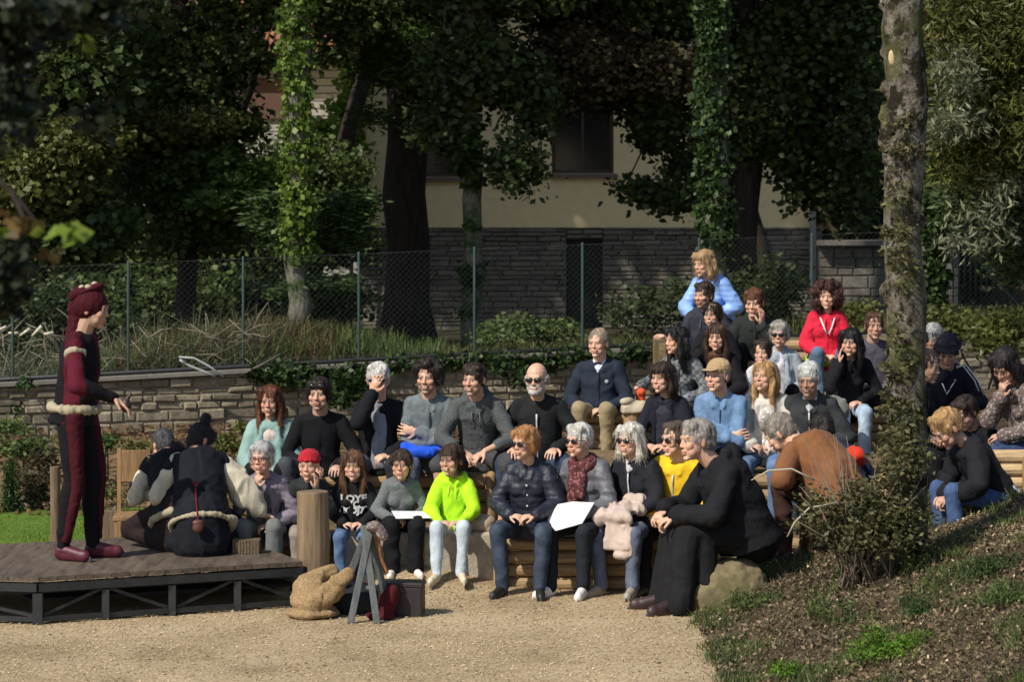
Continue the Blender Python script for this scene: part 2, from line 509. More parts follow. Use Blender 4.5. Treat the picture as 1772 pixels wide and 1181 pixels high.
            hd = HM @ np.array({'chin': (-sg * .25, -.1, 1), 'cheek': (sg * .05, .12, 1), 'mouth': (-sg * .3, .1, 1), 'brow': (-sg * .35, .1, 1)}[spec])
            pn = HM @ np.array({'chin': (-sg * .6, 1, 0), 'cheek': (-sg, .4, 0), 'mouth': (-sg * .5, 1, 0), 'brow': (-sg * .3, 1, 0)}[spec])
            curl = {'chin': 1.3, 'cheek': .25, 'mouth': .8, 'brow': .5}[spec]
            pole = np.array((sg * .55, -.5, -1.2))
        elif spec == 'side': w = np.array((sg * .27, .02, -.02)); hd = (sg * .2, -.4, -.8); pole = np.array((sg * .6, 1, 0))
        elif spec == 'down': w = np.array((sg * .23, -.04, -.02)); hd = (0, -.2, -1); pole = np.array((sg * .3, 1, 0)); pn = np.array((-sg, 0, 0))
        else: w = np.array((sg * .15, -.3, .1))
        el, w = ik(sh, w, l1, l2, pole)
        if hd is None: hd = nrm(w - el)
        A.append((sg, sh, el, w, nrm(hd), pn, curl))
    # ---- legs
    G = []
    for i, sg in enumerate((-1, 1)):
        hj = np.array((sg * .088, 0, 0))
        if legs == 'sit':
            an = np.array((sg * spread * .95 , fy + fdy[i], fl + .075)); pole = np.array((sg * (spread - .09) * 3, -.55, 1))
            if anklez is not None: an[2] = anklez[i] - base_h
        elif legs == 'stand': an = np.array((sg * spread, fdy[i], fl + .075)); pole = np.array((sg * .1, -1, 0))
        elif legs == 'kneel': an = np.array((sg * .13, .05, fl + .06)); pole = np.array((sg * .5, -1, .1))
        kn, an = ik(hj, an, .43, .42, pole)
        G.append((sg, hj, kn, an))
    # ---- body
    b = MB()
    nr = .052 if build in 'mM' else .044
    if build == 'k': nr = .042
    b.add(*capsule(sp(.44, 0, .01), nr * 1.25, H(0, .022, -.055), nr * 1.02))
    cs, xs, ys = [], [], []
    for h, rx, ry in ((-.05, hrx * .7, hry * .7), (.08, wrx * .82, wry * .8), (.2, wrx * .8, wry * .78), (.35, crx * .85, cry * .78), (.44, crx * .85, cry * .65), (.485, .08, .06)):
        p, xa, ya, u = sp(h, 0, 0, True); cs.append(p); xs.append(xa * rx); ys.append(ya * ry)
    b.add(*rings(cs, xs, ys, 18))
    for sg, sh, el, w, hd, pn, curl in A:
        b.add(*capsule(sp(.46, sg * .04, 0), .045, sh, .048)); b.add(*capsule(sh, .034, el, .031)); b.add(*capsule(el, .033 if sleeve < 1 else .028, w, .0235))
        hand(b, w, hd, pn, -sg, curl, k=1.04 * (1 if build in 'mM' else .92))
    for sg, hj, kn, an in G:
        lk = 1 if shorts else .72
        b.add(*capsule(hj, .078 * lk, kn, .052 * lk)); b.add(*capsule(kn, .052 * lk, kn * .65 + an * .35 + np.array((0, .015, 0)), .052 * lk)); b.add(*capsule(kn * .6 + an * .4, .05 * lk, an, .031 * (lk + .1)))
        b.add(*capsule(an + (0, .01, -.03), .022, an + (0, -.06, -.045), .018, .7))
    E = HM * 1.0
    def he(c, r): b.add(*ell(H(*c), tuple(q * hk for q in r), E, 18))
    def hcap(p, r0, q, r1, **k): b.add(*capsule(H(*p), r0 * hk, H(*q), r1 * hk, **k))
    fem = build in 'fFk'
    he((0, .012, .030), (.073, .093, .086))
    he((0, -.020, -.035), ((.056 if fem else .060) * jw, .064, .076 * fl_))
    he((0, -.030, -.070), ((.042 if fem else .048) * jw, .046, .040))
    he((0, -.062, -.098), (.020 if fem else .026, .020, .017))
    hcap((-.034, -.074, .021), .0115, (.034, -.074, .021), .0115, seg=10)
    hcap((0, -.080, .008), .0075 * nw, (0, -.080 - .016 * nl, -.027), .0105 * nw, seg=10)
    for sg in (-1, 1):
        he((sg * .0100 * nw, -.087, -.031), (.0080, .010, .0075))
        he((sg * .038, -.057, -.024), (.024 * ck, .024, .026))
        he((sg * .031, -.0690, .001), (.0155, .014, .0135))
        he((sg * .040, -.040, -.058), (.020 * ck, .026, .028))
        he((sg * .076, .012, -.008), (.008, .017, .029))
    hcap((-.017, -.0835, -.058 + .004 * smile), .0065, (.017, -.0835, -.058 + .004 * smile), .0065, seg=8)
    hcap((-.014, -.0815, -.070), .0075, (.014, -.0815, -.070), .0075, seg=8)
    fin(b)
    Hinv = np.linalg.inv(HM)
    hcw = hc0 * s + np.array((0, 0, base_h * s))
    sk = np.array(SK) * skin
    def paint(o, me):
        n = len(me.vertices); c = np.empty(n * 3); me.vertices.foreach_get('co', c); c = c.reshape(-1, 3)
        q = ((c - hcw) @ Hinv.T) / (s * hk)
        x, y, z = q[:, 0], q[:, 1], q[:, 2]
        C = np.tile(sk, (n, 1))
        inh = (np.abs(x) < .1) & (np.abs(z) < .14) & (np.abs(y) < .15)
        fr = inh & (y < -.03)
        def lay(m, colr, k=1.0):
            m = (m * k)[:, None]; C[:] = C * (1 - m) + np.array(colr)[None] * m
        red = sk * np.array((1.12, .72, .66))
        ax = np.abs(x)
        lay(fr * np.exp(-((ax - .04) ** 2 + (z + .028) ** 2) / .0005), red, .4)
        lay(fr * np.exp(-(x ** 2 + (z + .03) ** 2) / .0002), red, .5)
        lay(inh * (ax > .074), red, .5)
        lay(fr * np.exp(-((ax - .031) ** 2 / .0005 + (z - .004) ** 2 / .00022)), sk * np.array((.72, .62, .60)), .45)   # eye sockets toned darker than the rest of the face
        if beard:
            bc, amt, kind = beard[:3]
            m = fr * smoothstep(-.028, -.05, z - ax * .35 + .0) if kind != 'goatee' else fr * (ax < .026) * smoothstep(-.04, -.05, z)
            m = np.maximum(m, inh * (y < .0) * smoothstep(-.035, -.055, z) * (y > -.06)) if kind == 'full' else m
            lay(m, bc, amt)
        lipz = -.064 + .02 * smile * (ax / .025) ** 2 * .5
        lay(fr * smoothstep(.0105, .0075, np.abs(z - lipz)) * (ax < .024), (sk[0] * .85, sk[1] * .50, sk[2] * .52), .7)
        lay(fr * smoothstep(.0030, .0014, np.abs(z - lipz)) * (ax < .019), (.14, .045, .035), .6)
        if smile > .8: lay(fr * smoothstep(.0055, .002, np.abs(z - lipz)) * smoothstep(.021, .013, ax), (.55, .47, .40), .75)
        ex, ez = (ax - .031) / .0145, (z - .001) / .0062
        er = ex ** 2 + ez ** 2
        lay(fr * smoothstep(1.25, .8, er), (.42, .38, .35), .9)
        ir = ((ax - .031) / .0068) ** 2 + ((z - .0015) / .0064) ** 2
        lay(fr * smoothstep(1.3, .8, ir), (.03, .018, .012))
        lay(fr * smoothstep(.0028, .0014, np.abs(z - .007 + .25 * (ax - .031) ** 2 / .0145)) * (np.abs(ax - .031) < .016), (.05, .03, .025), .6)
        bcol = tuple(np.array(hc) * .8 + np.array((.03, .015, .01))) if max(hc) < .25 else tuple(sk * .62)
        bz = .0215 + .004 * np.cos((ax - .030) / .02)
        lay(fr * smoothstep(.0052, .003, np.abs(z - bz)) * smoothstep(.052, .047, ax) * smoothstep(.011, .015, ax), bcol, .65)
        lay(fr * np.exp(-(((ax - .009) / .0035) ** 2 + ((z + .0385) / .0028) ** 2)), (.06, .025, .02), .8)
        if age: lay(fr * smoothstep(.0025, .001, np.abs(ax - .030 + .28 * (z + .03))) * (z < -.03) * (z > -.062), sk * .6, .5)
        a = me.color_attributes.new('Col', 'FLOAT_COLOR', 'POINT')
        a.data.foreach_set('color', np.c_[C, np.ones(n)].astype(np.float32).ravel())
    organic('body', b, SKIN, root, vox, 3, (), paint, .45)
    # ---- top garment
    t = MB(); pf = puff
    cs, xs, ys = [], [], []
    lo = -.075 - hem
    sec = [(lo, hrx + .01 + hem * .2, hry + .015), (0, hrx + .002, hry + .004), (.09, (wrx + hrx) / 2, (wry + hry) / 2), (.19, wrx, wry), (.30, crx, cry), (.38, crx * 1.0, cry * .98), (.430, crx * .93, cry * .8), (.468, .115, .075), (.497, .072, .06)]
    if skirt == 'robe' : sec[0] = (lo, hrx + .02, hry + .03)
    for h, rx, ry in sec:
        p, xa, ya, u = sp(h, 0, 0, True)
        yo = -.012 if .05 < h < .35 else 0
        cs.append(p + ya * yo); xs.append(xa * (rx + pf)); ys.append(ya * (ry + pf))
    t.add(*rings(cs, xs, ys, 24, 2.25))
    if build in 'fF' :
        for sg in (-1, 1): t.add(*ell(sp(.315, sg * .068, -cry * .72 - pf), (.062, .052, .06)))
    pfs = pf * .8
    for sg, sh, el, w, hd, pn, curl in A:
        t.add(*capsule(sp(.468, sg * .055, .004), .042 + pfs * .4, sh, .052 + pfs * .8, seg=14))
        ue = el if sleeve > 0 else sh + (el - sh) * .18
        t.add(*capsule(sh, .053 + pfs * .8, ue, .042 + pfs if sleeve > 0 else .05 + pfs * .8, seg=14))
        we = el + (w - el) * (sleeve if sleeve < 1 else .97)
        if sleeve > .08:
            t.add(*capsule(el, .042 + pfs, we, .032 + pfs * .8, seg=14))
            t.add(*capsule(we - nrm(w - el) * .02, .036 + pfs, we, .034 + pfs, seg=14, caps=2))
    if neckw in ('collar', 'jacket', 'open', 'zip'):
        for sg in (-1, 1):
            t.add(*capsule(sp(.50, sg * .06, .03), .018, sp(.478, sg * .045, -.075), .016, .6, seg=8))
        t.add(*capsule(sp(.508, -.055, .045), .018, sp(.508, .055, .045), .018, seg=8))
        for sg in (-1, 1): t.add(*capsule(sp(.485, sg * .045, -.072), .016, sp(.44, sg * .040, -cry * .88 - pf * .6), .012, .5, seg=8))
    if neckw == 'hood':
        for a0 in np.linspace(-2.2, 2.2, 9):
            t.add(*ell(sp(.487 - .035 * math.cos(a0 * .5) * 0, .098 * math.sin(a0), .02 + .085 * math.cos(a0)), (.036, .036, .034)))
        t.add(*ell(sp(.44, 0, .12), (.09, .05, .08)))
        for sg in (-1, 1): t.add(*capsule(sp(.478, sg * .05, -.080), .016, sp(.43, sg * .018, -cry * .9 - pf * .6), .012, seg=8))
    if neckw == 'turtle':
        t.add(*capsule(sp(.47), .07, sp(.53), .056))
    if neckw == 'open':
        for sg in (-1, 1):
            pts = [sp(.46, sg * .062, -.075 - pf), sp(.36, sg * .075, -cry - pf * 1.1), sp(.2, sg * .085, -wry - pf - .012), sp(.03, sg * .10, -hry - pf - .01)]
            t.add(*tube(pts, [.014, .018, .018, .018], 8))
    if front == 'bulge': t.add(*ell(sp(.1, 0, -.1), (.15, .1, .1)))
    fin(t)
    folds = F_PUFF if (isinstance(top, tuple) and top[1] == 'quilt') else F_KNIT if (isinstance(top, tuple) and top[1] in ('knit', 'heather')) else F_CLOTH
    organic(topname, t, top if not isinstance(top, tuple) else cloth(*top), root, .0088, 4, (), topfn, .5, folds)
    if inner is not None:
        q = MB(); cs, xs, ys = [], [], []
        for h, rx, ry in ((-.02, .075, hry), (.1, .08, (wry + hry) / 2), (.2, .078, wry + .004), (.3, .075, cry + .004), (.4, .068, cry * .93), (.46, .055, cry * .62), (.49, .055, .062)):
            p, xa, ya, u = sp(h, 0, 0, True)
            cs.append(p - ya * (.025 if h < .45 else .008)); xs.append(xa * (rx + .012)); ys.append(ya * (ry + pf * .75))
        q.add(*rings(cs, xs, ys, 18, 2.6)); fin(q)
        organic('shirt', q, cloth(inner, innerk), root, .010, 2, (), None, .5, F_CLOTH)
    if zip_ is not None:
        q = MB(); pts = [sp(h, 0, -r - pf - .0165) for h, r in ((.44, cry * .80), (.38, cry * .98), (.3, cry), (.2, wry + .004), (.1, (wry + hry) / 2), (.0, hry))]
        q.add(*tube(pts, .007, 6)); fin(q); q.obj('zip', simple('zip_metal', zip_, .4), root, True)
    if buttons is not None:
        q = None
        for h, r in ((.38, cry * .98), (.29, cry), (.2, wry), (.11, (wry + hry) / 2)):
            q = MB(); q.add(*ell(sp(h, .008, -r - pf - .014), (.009, .006, .009), None, 8)); fin(q); q.obj('button', simple('button_pale', buttons, .3), root, True)
    if scarf is not None:
        q = MB()
        for k_ in range(3):
            for a0 in np.linspace(0, 2 * math.pi, 12, endpoint=False):
                q.add(*ell(sp(.475 + .02 * k_, (.085 - .008 * k_) * math.sin(a0), -.02 + (.082 - .006 * k_) * math.cos(a0)), (.03, .03, .02)))
        q.add(*tube([sp(.47, -.03, -.10), sp(.36, -.035, -cry - pf - .025), sp(.2, -.03, -wry - pf - .03), sp(.08, -.02, -hry - pf - .03)], [.032, .042, .045, .04], 10))
        q.add(*tube([sp(.47, .03, -.10), sp(.36, .02, -cry - pf - .02), sp(.25, .02, -wry - pf - .025)], [.03, .04, .035], 10))
        fin(q); organic('scarf', q, cloth(*scarf), root, .008, 3, (), None, .5, F_BAG)
    # seams that show: a shirt's or jacket's front placket, a hoodie's strings and pouch pocket
    if isinstance(top, tuple) and inner is None and buttons is None and zip_ is None and skirt is None and legs == 'sit':
        hs_ = ((.43, cry * .82), (.38, cry * .98), (.3, cry), (.2, wry + .006), (.1, (wry + hry) / 2), (.0, hry))
        if neckw in ('collar', 'jacket'):
            q = MB(); q.add(*tube([sp(h, .01, -r - pf - .013) for h, r in hs_], .0065, 6)); fin(q); q.obj('placket', cloth(tuple(x * .55 for x in top[0]), 'plain'), root, True)
        if neckw == 'hood':
            for sg in (-1, 1):
                q = MB(); q.add(*tube([sp(.455, sg * .03, -.10 - pf), sp(.39, sg * .034, -cry - pf - .014), sp(.33 - .02 * sg, sg * .036, -cry - pf - .016)], .0045, 6)); fin(q); q.obj('drawstring', cloth(tuple(min(1, x * 1.5 + .05) for x in top[0]), 'plain'), root, True)
            q = MB(); q.add(*ell(sp(.10, 0, -(wry + hry) / 2 - pf + .004), (.10, .022, .055))); fin(q); organic('pouch_pocket', q, cloth(*top), root, .008, 1, (), None, .5, F_TROU)
    # ---- lower garment
    t = MB(); bp = bpuff
    if legs == 'kneel':
        for sg, hj, kn, an in G: t.add(*capsule(hj, .11, kn, .085)); t.add(*capsule(kn, .085, an, .06)); t.add(*capsule(an, .06, an + (0, .12, .0), .045))
    if skirt in ('robe', 'long'):
        kc = (G[0][2] + G[1][2]) / 2; ac = (G[0][3] + G[1][3]) / 2
        if legs == 'kneel':
            t.add(*capsule((0, .05, -.02), .20, (0, .05, fl + .10), .22))
            t.add(*capsule((0, 0, fl + .12), .14, (0, -.3, fl + .10), .12))
        else:
            W = .17
            t.add(*ell((0, .05, -.04), (.18, .16, .15)))
            t.add(*capsule((-.06, 0, 0), .14, kc + (-.07, .03, -.005), .10)); t.add(*capsule((.06, 0, 0), .14, kc + (.07, .03, -.005), .10))
            t.add(*capsule((0, 0, 0), .14, kc + (0, .03, -.01), .10))
            bz = fl + .06 if skirt == 'robe' else fl + .22
            for f_ in (-1, -.33, .33, 1):
                t.add(*capsule(kc + (f_ * W * .55, .0, -.03), .09, np.array((f_ * W, ac[1] + .02, bz)), .075))
                t.add(*capsule(kc + (f_ * W * .5, .10, -.05), .09, np.array((f_ * W * .9, ac[1] + .20, bz)), .07))
    else:
        t.add(*ell((0, 0, .0), (hrx * .98 + bp, hry + bp, .12)))
        for sg, hj, kn, an in G:
            t.add(*capsule(hj, .084 + bp, kn + (0, .0, -.004), .056 + bp, seg=14))
            if not shorts: 
                mid = kn * .6 + an * .4 + np.array((0, .012, 0))
                t.add(*capsule(kn, .055 + bp, mid, .050 + bp, seg=14)); t.add(*capsule(mid, .050 + bp, an + (0, 0, -.0), .038 + bp * 1.4, seg=14))
            else: t.add(*capsule(hj, .09 + bp, kn * .93 + hj * .07, .08 + bp, seg=14))
    fin(t)
    organic(botname, t, cloth(*bottom) if isinstance(bottom, tuple) else bottom, root, .0095, 4, (), None, .5, F_TROU)
    # ---- shoes
    if feet:
        for sg, hj, kn, an in G:
            q = MB(); shn = an
            td = nrm(np.array((sg * .25, -1, -.0)))
            if legs == 'kneel': td = np.array((0, .2, -1.))
            q.add(*capsule(an + (0, .012, -.02), .040, an + (0, .02, -.04), .036, seg=12))
            q.add(*capsule(an + np.array((0, .015, -.045)), .040, an + td * .15 + (0, 0, -.050), .042, .8, (1, 0, 0), 12))
            q.add(*capsule(an + (0, 0, -.015), .038, an + td * .11 + (0, 0, -.040), .036, seg=12))
            fin(q)
            so_ = organic('shoe', q, simple('shoe_%.2f_%.2f_%.2f' % shoes, shoes, .5), root, .008, 3)
            q = MB(); a_ = an + (0, .03, -.072); b_ = an + td * .165 + (0, 0, -.074)
            q.add(*capsule(a_, .036, b_, .038, .28, (1, 0, 0), 14)); fin(q)
            q.obj('sole', simple('sole_%.1f' % (shoes[0] > .3), (.5, .45, .36) if shoes[0] > .3 else (.05, .045, .04), .7), so_, True)
    # ---- hair
    hp = MB()
    def e(c, r): hp.add(*ell(H(*c), tuple(q * hk for q in r), HM, 18))
    def hcp(p, r0, q, r1, **k): hp.add(*capsule(H(*p), r0 * hk, H(*q), r1 * hk, **k))
    disp = ((.035, .014), (.012, .005)); hv = .008
    if hair in ('short', 'buzz'):
        g = .003 if hair == 'buzz' else .008
        e((0, .022, .040), (.074 + g * .7, .092 + g, .080 + g)); e((0, .045, -.005), (.068 + g * .5, .062 + g, .062))
        for sg in (-1, 1): hcp((sg * .070, -.012, .035), .012, (sg * .072, -.008, -.002), .008, seg=8)
        if hair == 'short': hcp((-.045, -.035, .088), .026, (.045, -.035, .088), .026); 
        if hair == 'buzz': disp = ((.03, .003),)
    elif hair == 'mop':
        e((0, .018, .042), (.082, .097, .086)); e((0, .045, 0), (.076, .068, .066)); hcp((-.05, -.052, .078), .022, (.03, -.056, .082), .024)
        for sg in (-1, 1): hcp((sg * .075, -.01, .03), .016, (sg * .076, 0, -.02), .014)
    elif hair == 'puffy':      # short set hair of older women
        e((0, .022, .043), (.086, .100, .088)); e((0, .045, -.01), (.078, .070, .066)); hcp((-.045, -.050, .078), .027, (.05, -.048, .076), .027)
        for sg in (-1, 1): hcp((sg * .074, -.018, .04), .017, (sg * .076, .004, -.02), .016)
    elif hair == 'curly':
        rr_ = random.Random(5)
        for _ in range(34):
            a = rr_.uniform(0, 6.28); zz = rr_.uniform(-.02, .12); r_ = .085 * math.sqrt(max(.1, 1 - ((zz - .03) / .115) ** 2))
            p = (r_ * math.cos(a), .02 + r_ * 1.15 * math.sin(a), zz)
            if p[1] < -.03 and p[2] < .07: continue
            e(p, (.028, .028, .028))
        e((0, .02, .042), (.080, .095, .084)); disp = ((.03, .025), (.012, .012))
    elif hair == 'afro':
        rr_ = random.Random(6)
        for _ in range(60):
            a = rr_.uniform(0, 6.28); zz = rr_.uniform(-.13, .13); r_ = .115 * math.sqrt(max(.15, 1 - (zz / .16) ** 2))
            p = (r_ * math.cos(a), .03 + r_ * math.sin(a), zz)
            if p[1] < -.03 and p[2] < .075 and abs(p[0]) < .075: continue
            e(p, (.036, .036, .036))
        e((0, .03, .04), (.095, .105, .098)); disp = ((.03, .04), (.012, .014))
    elif hair in ('bob', 'long', 'longw'):
        e((0, .020, .042), (.084, .100, .088)); e((0, .045, -.02), (.080, .068, .085))
        dn = {'bob': -.115, 'long': -.25, 'longw': -.25}[hair]; w_ = .017 if hair != 'longw' else .022
        for sg in (-1, 1):
            hcp((sg * .052, -.050, .082), .026, (sg * .078, -.030, .02), .020)
            pts = [H(sg * .076, -.022, .03), H(sg * .084, -.012, -.04), H(sg * .084, -.012, -.105)]
            if dn < -.12: pts += [sp(.45, sg * .075, -.085) * .5 + H(sg * .080, -.02, -.16) * .5, sp(.40, sg * .075, -cry - pf * .3), ]
            hp.add(*tube(pts, [w_ * hk, (w_ + .004) * hk, (w_ + .006) * hk] + ([.026, .012] if dn < -.12 else []), 10))
            hp.add(*tube([H(sg * .06, .04, .03), H(sg * .075, .045, -.06), H(sg * .07, .045, -.125)] + ([sp(.40, sg * .08, cry * .7 + pf)] if dn < -.12 else []), [.04, .038, .032] + ([.028] if dn < -.12 else []), 10))
        hp.add(*tube([H(0, .07, .03), H(0, .085, -.06), H(0, .075, -.12)] + ([sp(.38, 0, cry + pf + .01)] if dn < -.12 else []), [.05, .045, .036] + ([.05] if dn < -.12 else []), 10))
        if hair == 'bob': hcp((-.05, -.068, .070), .020, (.05, -.066, .070), .020)
    elif hair in ('bun', 'pony', 'tied'):
        e((0, .022, .038), (.080, .098, .086)); e((0, .045, -.012), (.072, .065, .068))
        for sg in (-1, 1): hcp((sg * .055, -.045, .075), .018, (sg * .073, -.01, .01), .013)
        if hair == 'bun': e((.0, .045, .155), (.036, .036, .040)); hcp((0, .04, .11), .018, (0, .045, .14), .018)
        if hair == 'pony': hp.add(*tube([H(0, .10, .03), H(0, .14, 0), H(.02, .13, -.08), H(.03, .11, -.15)], [.02, .028, .026, .012], 10))
    elif hair == 'fringe':     # bald on top
        for sg in (-1, 1): e((sg * .070, .025, .0), (.012, .050, .034))
        e((0, .085, -.005), (.058, .022, .045)); disp = ((.02, .004),)
    elif hair == 'curlbob':
        e((0, .02, .045), (.098, .108, .095))
        for sg in (-1, 1): hcp((sg * .088, -.01, .03), .032, (sg * .095, .01, -.08), .034)
        hcp((0, .07, .02), .06, (0, .08, -.08), .06); hcp((-.05, -.052, .08), .032, (.05, -.052, .08), .032); disp = ((.03, .035), (.012, .01))
    if beard and beard[2] in ('full',) and len(beard) > 3:
        q = MB(); 
        q.add(*ell(H(0, -.052, -.085), (.045 * hk, .042 * hk, .034 * hk), HM)); q.add(*capsule(H(-.052, -.02, -.055), .017, H(-.03, -.05, -.085), .02)); q.add(*capsule(H(.052, -.02, -.055), .017, H(.03, -.05, -.085), .02))
        fin(q); organic('beard', q, hair_mat(beard[0]), root, .007, 2, ((.015, .006),))
    if hp.v and hair != 'none':
        fin(hp); organic('hair', hp, hair_mat(hc), root, .0062 if hair not in ('curly', 'afro', 'curlbob') else .008, 3, disp if hair in ('curly', 'afro', 'curlbob') else (), strands(.9 if hair in ('curly', 'afro') else .3 if hair == 'puffy' else .08, 2600 if hair.startswith('long') or hair == 'afro' else 1500, {'buzz': .008, 'short': .022, 'fringe': .012, 'mop': .03, 'puffy': .032}.get(hair, .05), .0014), .5, F_HAIR)
    # ---- glasses
    if glasses:
        dz, up_ = (0, .0) if glasses != 'up' else (.062, 0)
        yy = -.094 if glasses != 'up' else -.088
        q = MB()
        for sg in (-1, 1):
            q.add(*ell(H(sg * .031, yy + .004, .0 + dz), (.0285 * hk, .008 * hk, .0175 * hk), HM, 12))
        if glasses == 'clear':
            q = MB()
            for sg in (-1, 1):
                pts = [H(sg * .031 + .024 * math.cos(a), yy, .0 + .018 * math.sin(a)) for a in np.linspace(0, 2 * math.pi, 13)]
                q.add(*tube(pts, .0028, 5))
        fin(q); q.obj('glasses', M_GLASS if glasses != 'clear' else simple('red_frame', (.10, .015, .02), .3), root, True)
        q = MB(); q.add(*tube([H(-.012, yy, .004 + dz), H(.012, yy, .004 + dz)], .003, 5))
        for sg in (-1, 1): q.add(*tube([H(sg * .056, yy + .006, .004 + dz), H(sg * .078, -.03, .006 + dz), H(sg * .082, .02, .004 + dz)], .0028, 5))
        fin(q); q.obj('glasses_frame', simple('frame_dark', (.02, .015, .015), .4), root, True)
    # ---- hats
    if hat:
        q = MB(); hm = cloth(hatc, 'plain' if hat != 'beanie' else 'knit')
        if hat == 'cap':
            q.add(*ell(H(0, .018, .052), (.088 * hk, .104 * hk, .080 * hk), HM)); q.add(*capsule(H(-.03, -.085, .050), .036 * hk, H(.03, -.085, .050), .036 * hk, .18, HM[:, 2]))
            q.add(*capsule(H(-.03, -.115, .043), .034 * hk, H(.03, -.115, .043), .034 * hk, .16, HM[:, 2]))
        if hat == 'beanie':
            q.add(*ell(H(0, .018, .055), (.090 * hk, .106 * hk, .080 * hk), HM))
            for a in np.linspace(0, 2 * math.pi, 14, endpoint=False): q.add(*ell(H(.078 * math.sin(a), .014 - .096 * math.cos(a), .050), (.02, .02, .022)))
        if hat == 'bucket':
            q.add(*ell(H(0, .015, .065), (.088 * hk, .104 * hk, .075 * hk), HM))
            for a in np.linspace(0, 2 * math.pi, 22, endpoint=False): q.add(*capsule(H(.078 * math.sin(a), .012 - .094 * math.cos(a), .055), .014, H(.108 * math.sin(a), .012 - .13 * math.cos(a), .040), .010, seg=8))
        if hat == 'hood':
            q.add(*ell(H(0, .03, .03), (.100 * hk, .115 * hk, .105 * hk), HM))
        fin(q); organic(('hat' if hat != 'cap' else 'cap'), q, hm, root, .008, 2, ((.04, .01),))
    root['_s'] = 0; del root['_s']
    def W(p, scale=True):     # a unit-space point of this figure in world coordinates
        v = np.asarray(p, float) * s + np.array((0, 0, base_h * s)); c_, s_ = math.cos(rot), math.sin(rot)
        return Vector((x0 + v[0] * c_ - v[1] * s_, d + v[0] * s_ + v[1] * c_, zt2 + v[2]))
    return dict(root=root, W=W, A=A, G=G, sp=sp, H=H, s=s, fin=fin, cry=cry, crx=crx, pf=pf, HM=HM, T=T, hk=hk)
# ---------------------------------------------------------------- setting materials
def leaf_mat(name, c1, c2, trans=.3, rough=.5):
    def bld(nt, b):
        g = N(nt, 'ShaderNodeNewGeometry')
        r = ramp(nt, g.outputs['Random Per Island'], [(0, c1), (.55, tuple((x + y) / 2 for x, y in zip(c1, c2))), (1, c2)])
        f = noise(nt, co(nt), 1.3, 2)
        r = mix(nt, .5, r, ramp(nt, f, [(.35, (.28, .28, .28)), (.65, (.75, .75, .7))]), 'OVERLAY')
        L(nt, r, b.inputs['Base Color']); b.inputs['Roughness'].default_value = rough
        b.inputs['Specular IOR Level'].default_value = .3
        tr = N(nt, 'ShaderNodeBsdfTranslucent'); L(nt, r, tr.inputs[0])
        ms = N(nt, 'ShaderNodeMixShader'); ms.inputs[0].default_value = trans
        L(nt, b.outputs[0], ms.inputs[1]); L(nt, tr.outputs[0], ms.inputs[2])
        L(nt, ms.outputs[0], nt.nodes['Material Output'].inputs[0])
    return mat(name, bld)
LM = dict(
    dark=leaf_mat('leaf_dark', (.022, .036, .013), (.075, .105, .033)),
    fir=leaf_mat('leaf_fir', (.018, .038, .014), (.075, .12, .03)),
    green=leaf_mat('leaf_green', (.03, .06, .012), (.10, .16, .03)),
    mid=leaf_mat('leaf_mid', (.030, .050, .014), (.105, .145, .04)),
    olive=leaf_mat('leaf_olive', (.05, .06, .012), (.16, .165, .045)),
    lime=leaf_mat('leaf_lime', (.08, .14, .015), (.26, .34, .05)),
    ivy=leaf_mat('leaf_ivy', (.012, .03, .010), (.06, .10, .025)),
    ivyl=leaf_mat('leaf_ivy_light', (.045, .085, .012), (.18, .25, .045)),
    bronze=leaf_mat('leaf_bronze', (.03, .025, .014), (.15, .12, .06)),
    pale=leaf_mat('leaf_pale', (.09, .10, .05), (.22, .23, .14)),
    dry=leaf_mat('leaf_dry', (.05, .035, .012), (.17, .105, .035)),
    grass=leaf_mat('grass_blades', (.05, .11, .01), (.17, .32, .03)),
    brown=leaf_mat('leaf_brown', (.07, .04, .02), (.26, .15, .07)),
    chip=leaf_mat('bark_chips', (.035, .024, .014), (.28, .20, .12), .0, .8),
    pebble=leaf_mat('pebbles', (.24, .17, .10), (.62, .48, .31), .0, .8),
    juniper=leaf_mat('leaf_juniper', (.04, .06, .018), (.14, .19, .055)),
    shrub=leaf_mat('leaf_shrub', (.04, .045, .015), (.17, .16, .07)),
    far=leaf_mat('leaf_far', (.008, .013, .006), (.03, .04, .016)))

def bark(name, c, sc=6, moss=None, mossn=.5):
    def bld(nt, b):
        v = co(nt, (1, 1, .28)); f = noise(nt, v, sc * 3, 6, .7)
        vo = N(nt, 'ShaderNodeTexVoronoi', feature='DISTANCE_TO_EDGE'); vo.inputs['Scale'].default_value = sc * 2.2; L(nt, v, vo.inputs[0])
        base = ramp(nt, f, [(.3, dark(c, .45)), (.55, c), (.75, tuple(min(1, x * 1.7) for x in c))])
        if moss:
            g = noise(nt, co(nt), 3.5, 5, .65)
            base = mix(nt, ramp(nt, g, [(mossn - .06, (0, 0, 0)), (mossn + .06, (1, 1, 1))]), base, moss)
        L(nt, base, b.inputs['Base Color']); b.inputs['Roughness'].default_value = .9; b.inputs['Specular IOR Level'].default_value = .15
        bump(nt, b, mix(nt, .5, f, vo.outputs[0]), .8, .03)
    return mat(name, bld)
BARK = bark('bark', (.038, .030, .024)); BARKG = bark('bark_grey', (.17, .155, .125), 8, (.04, .06, .02), .52)
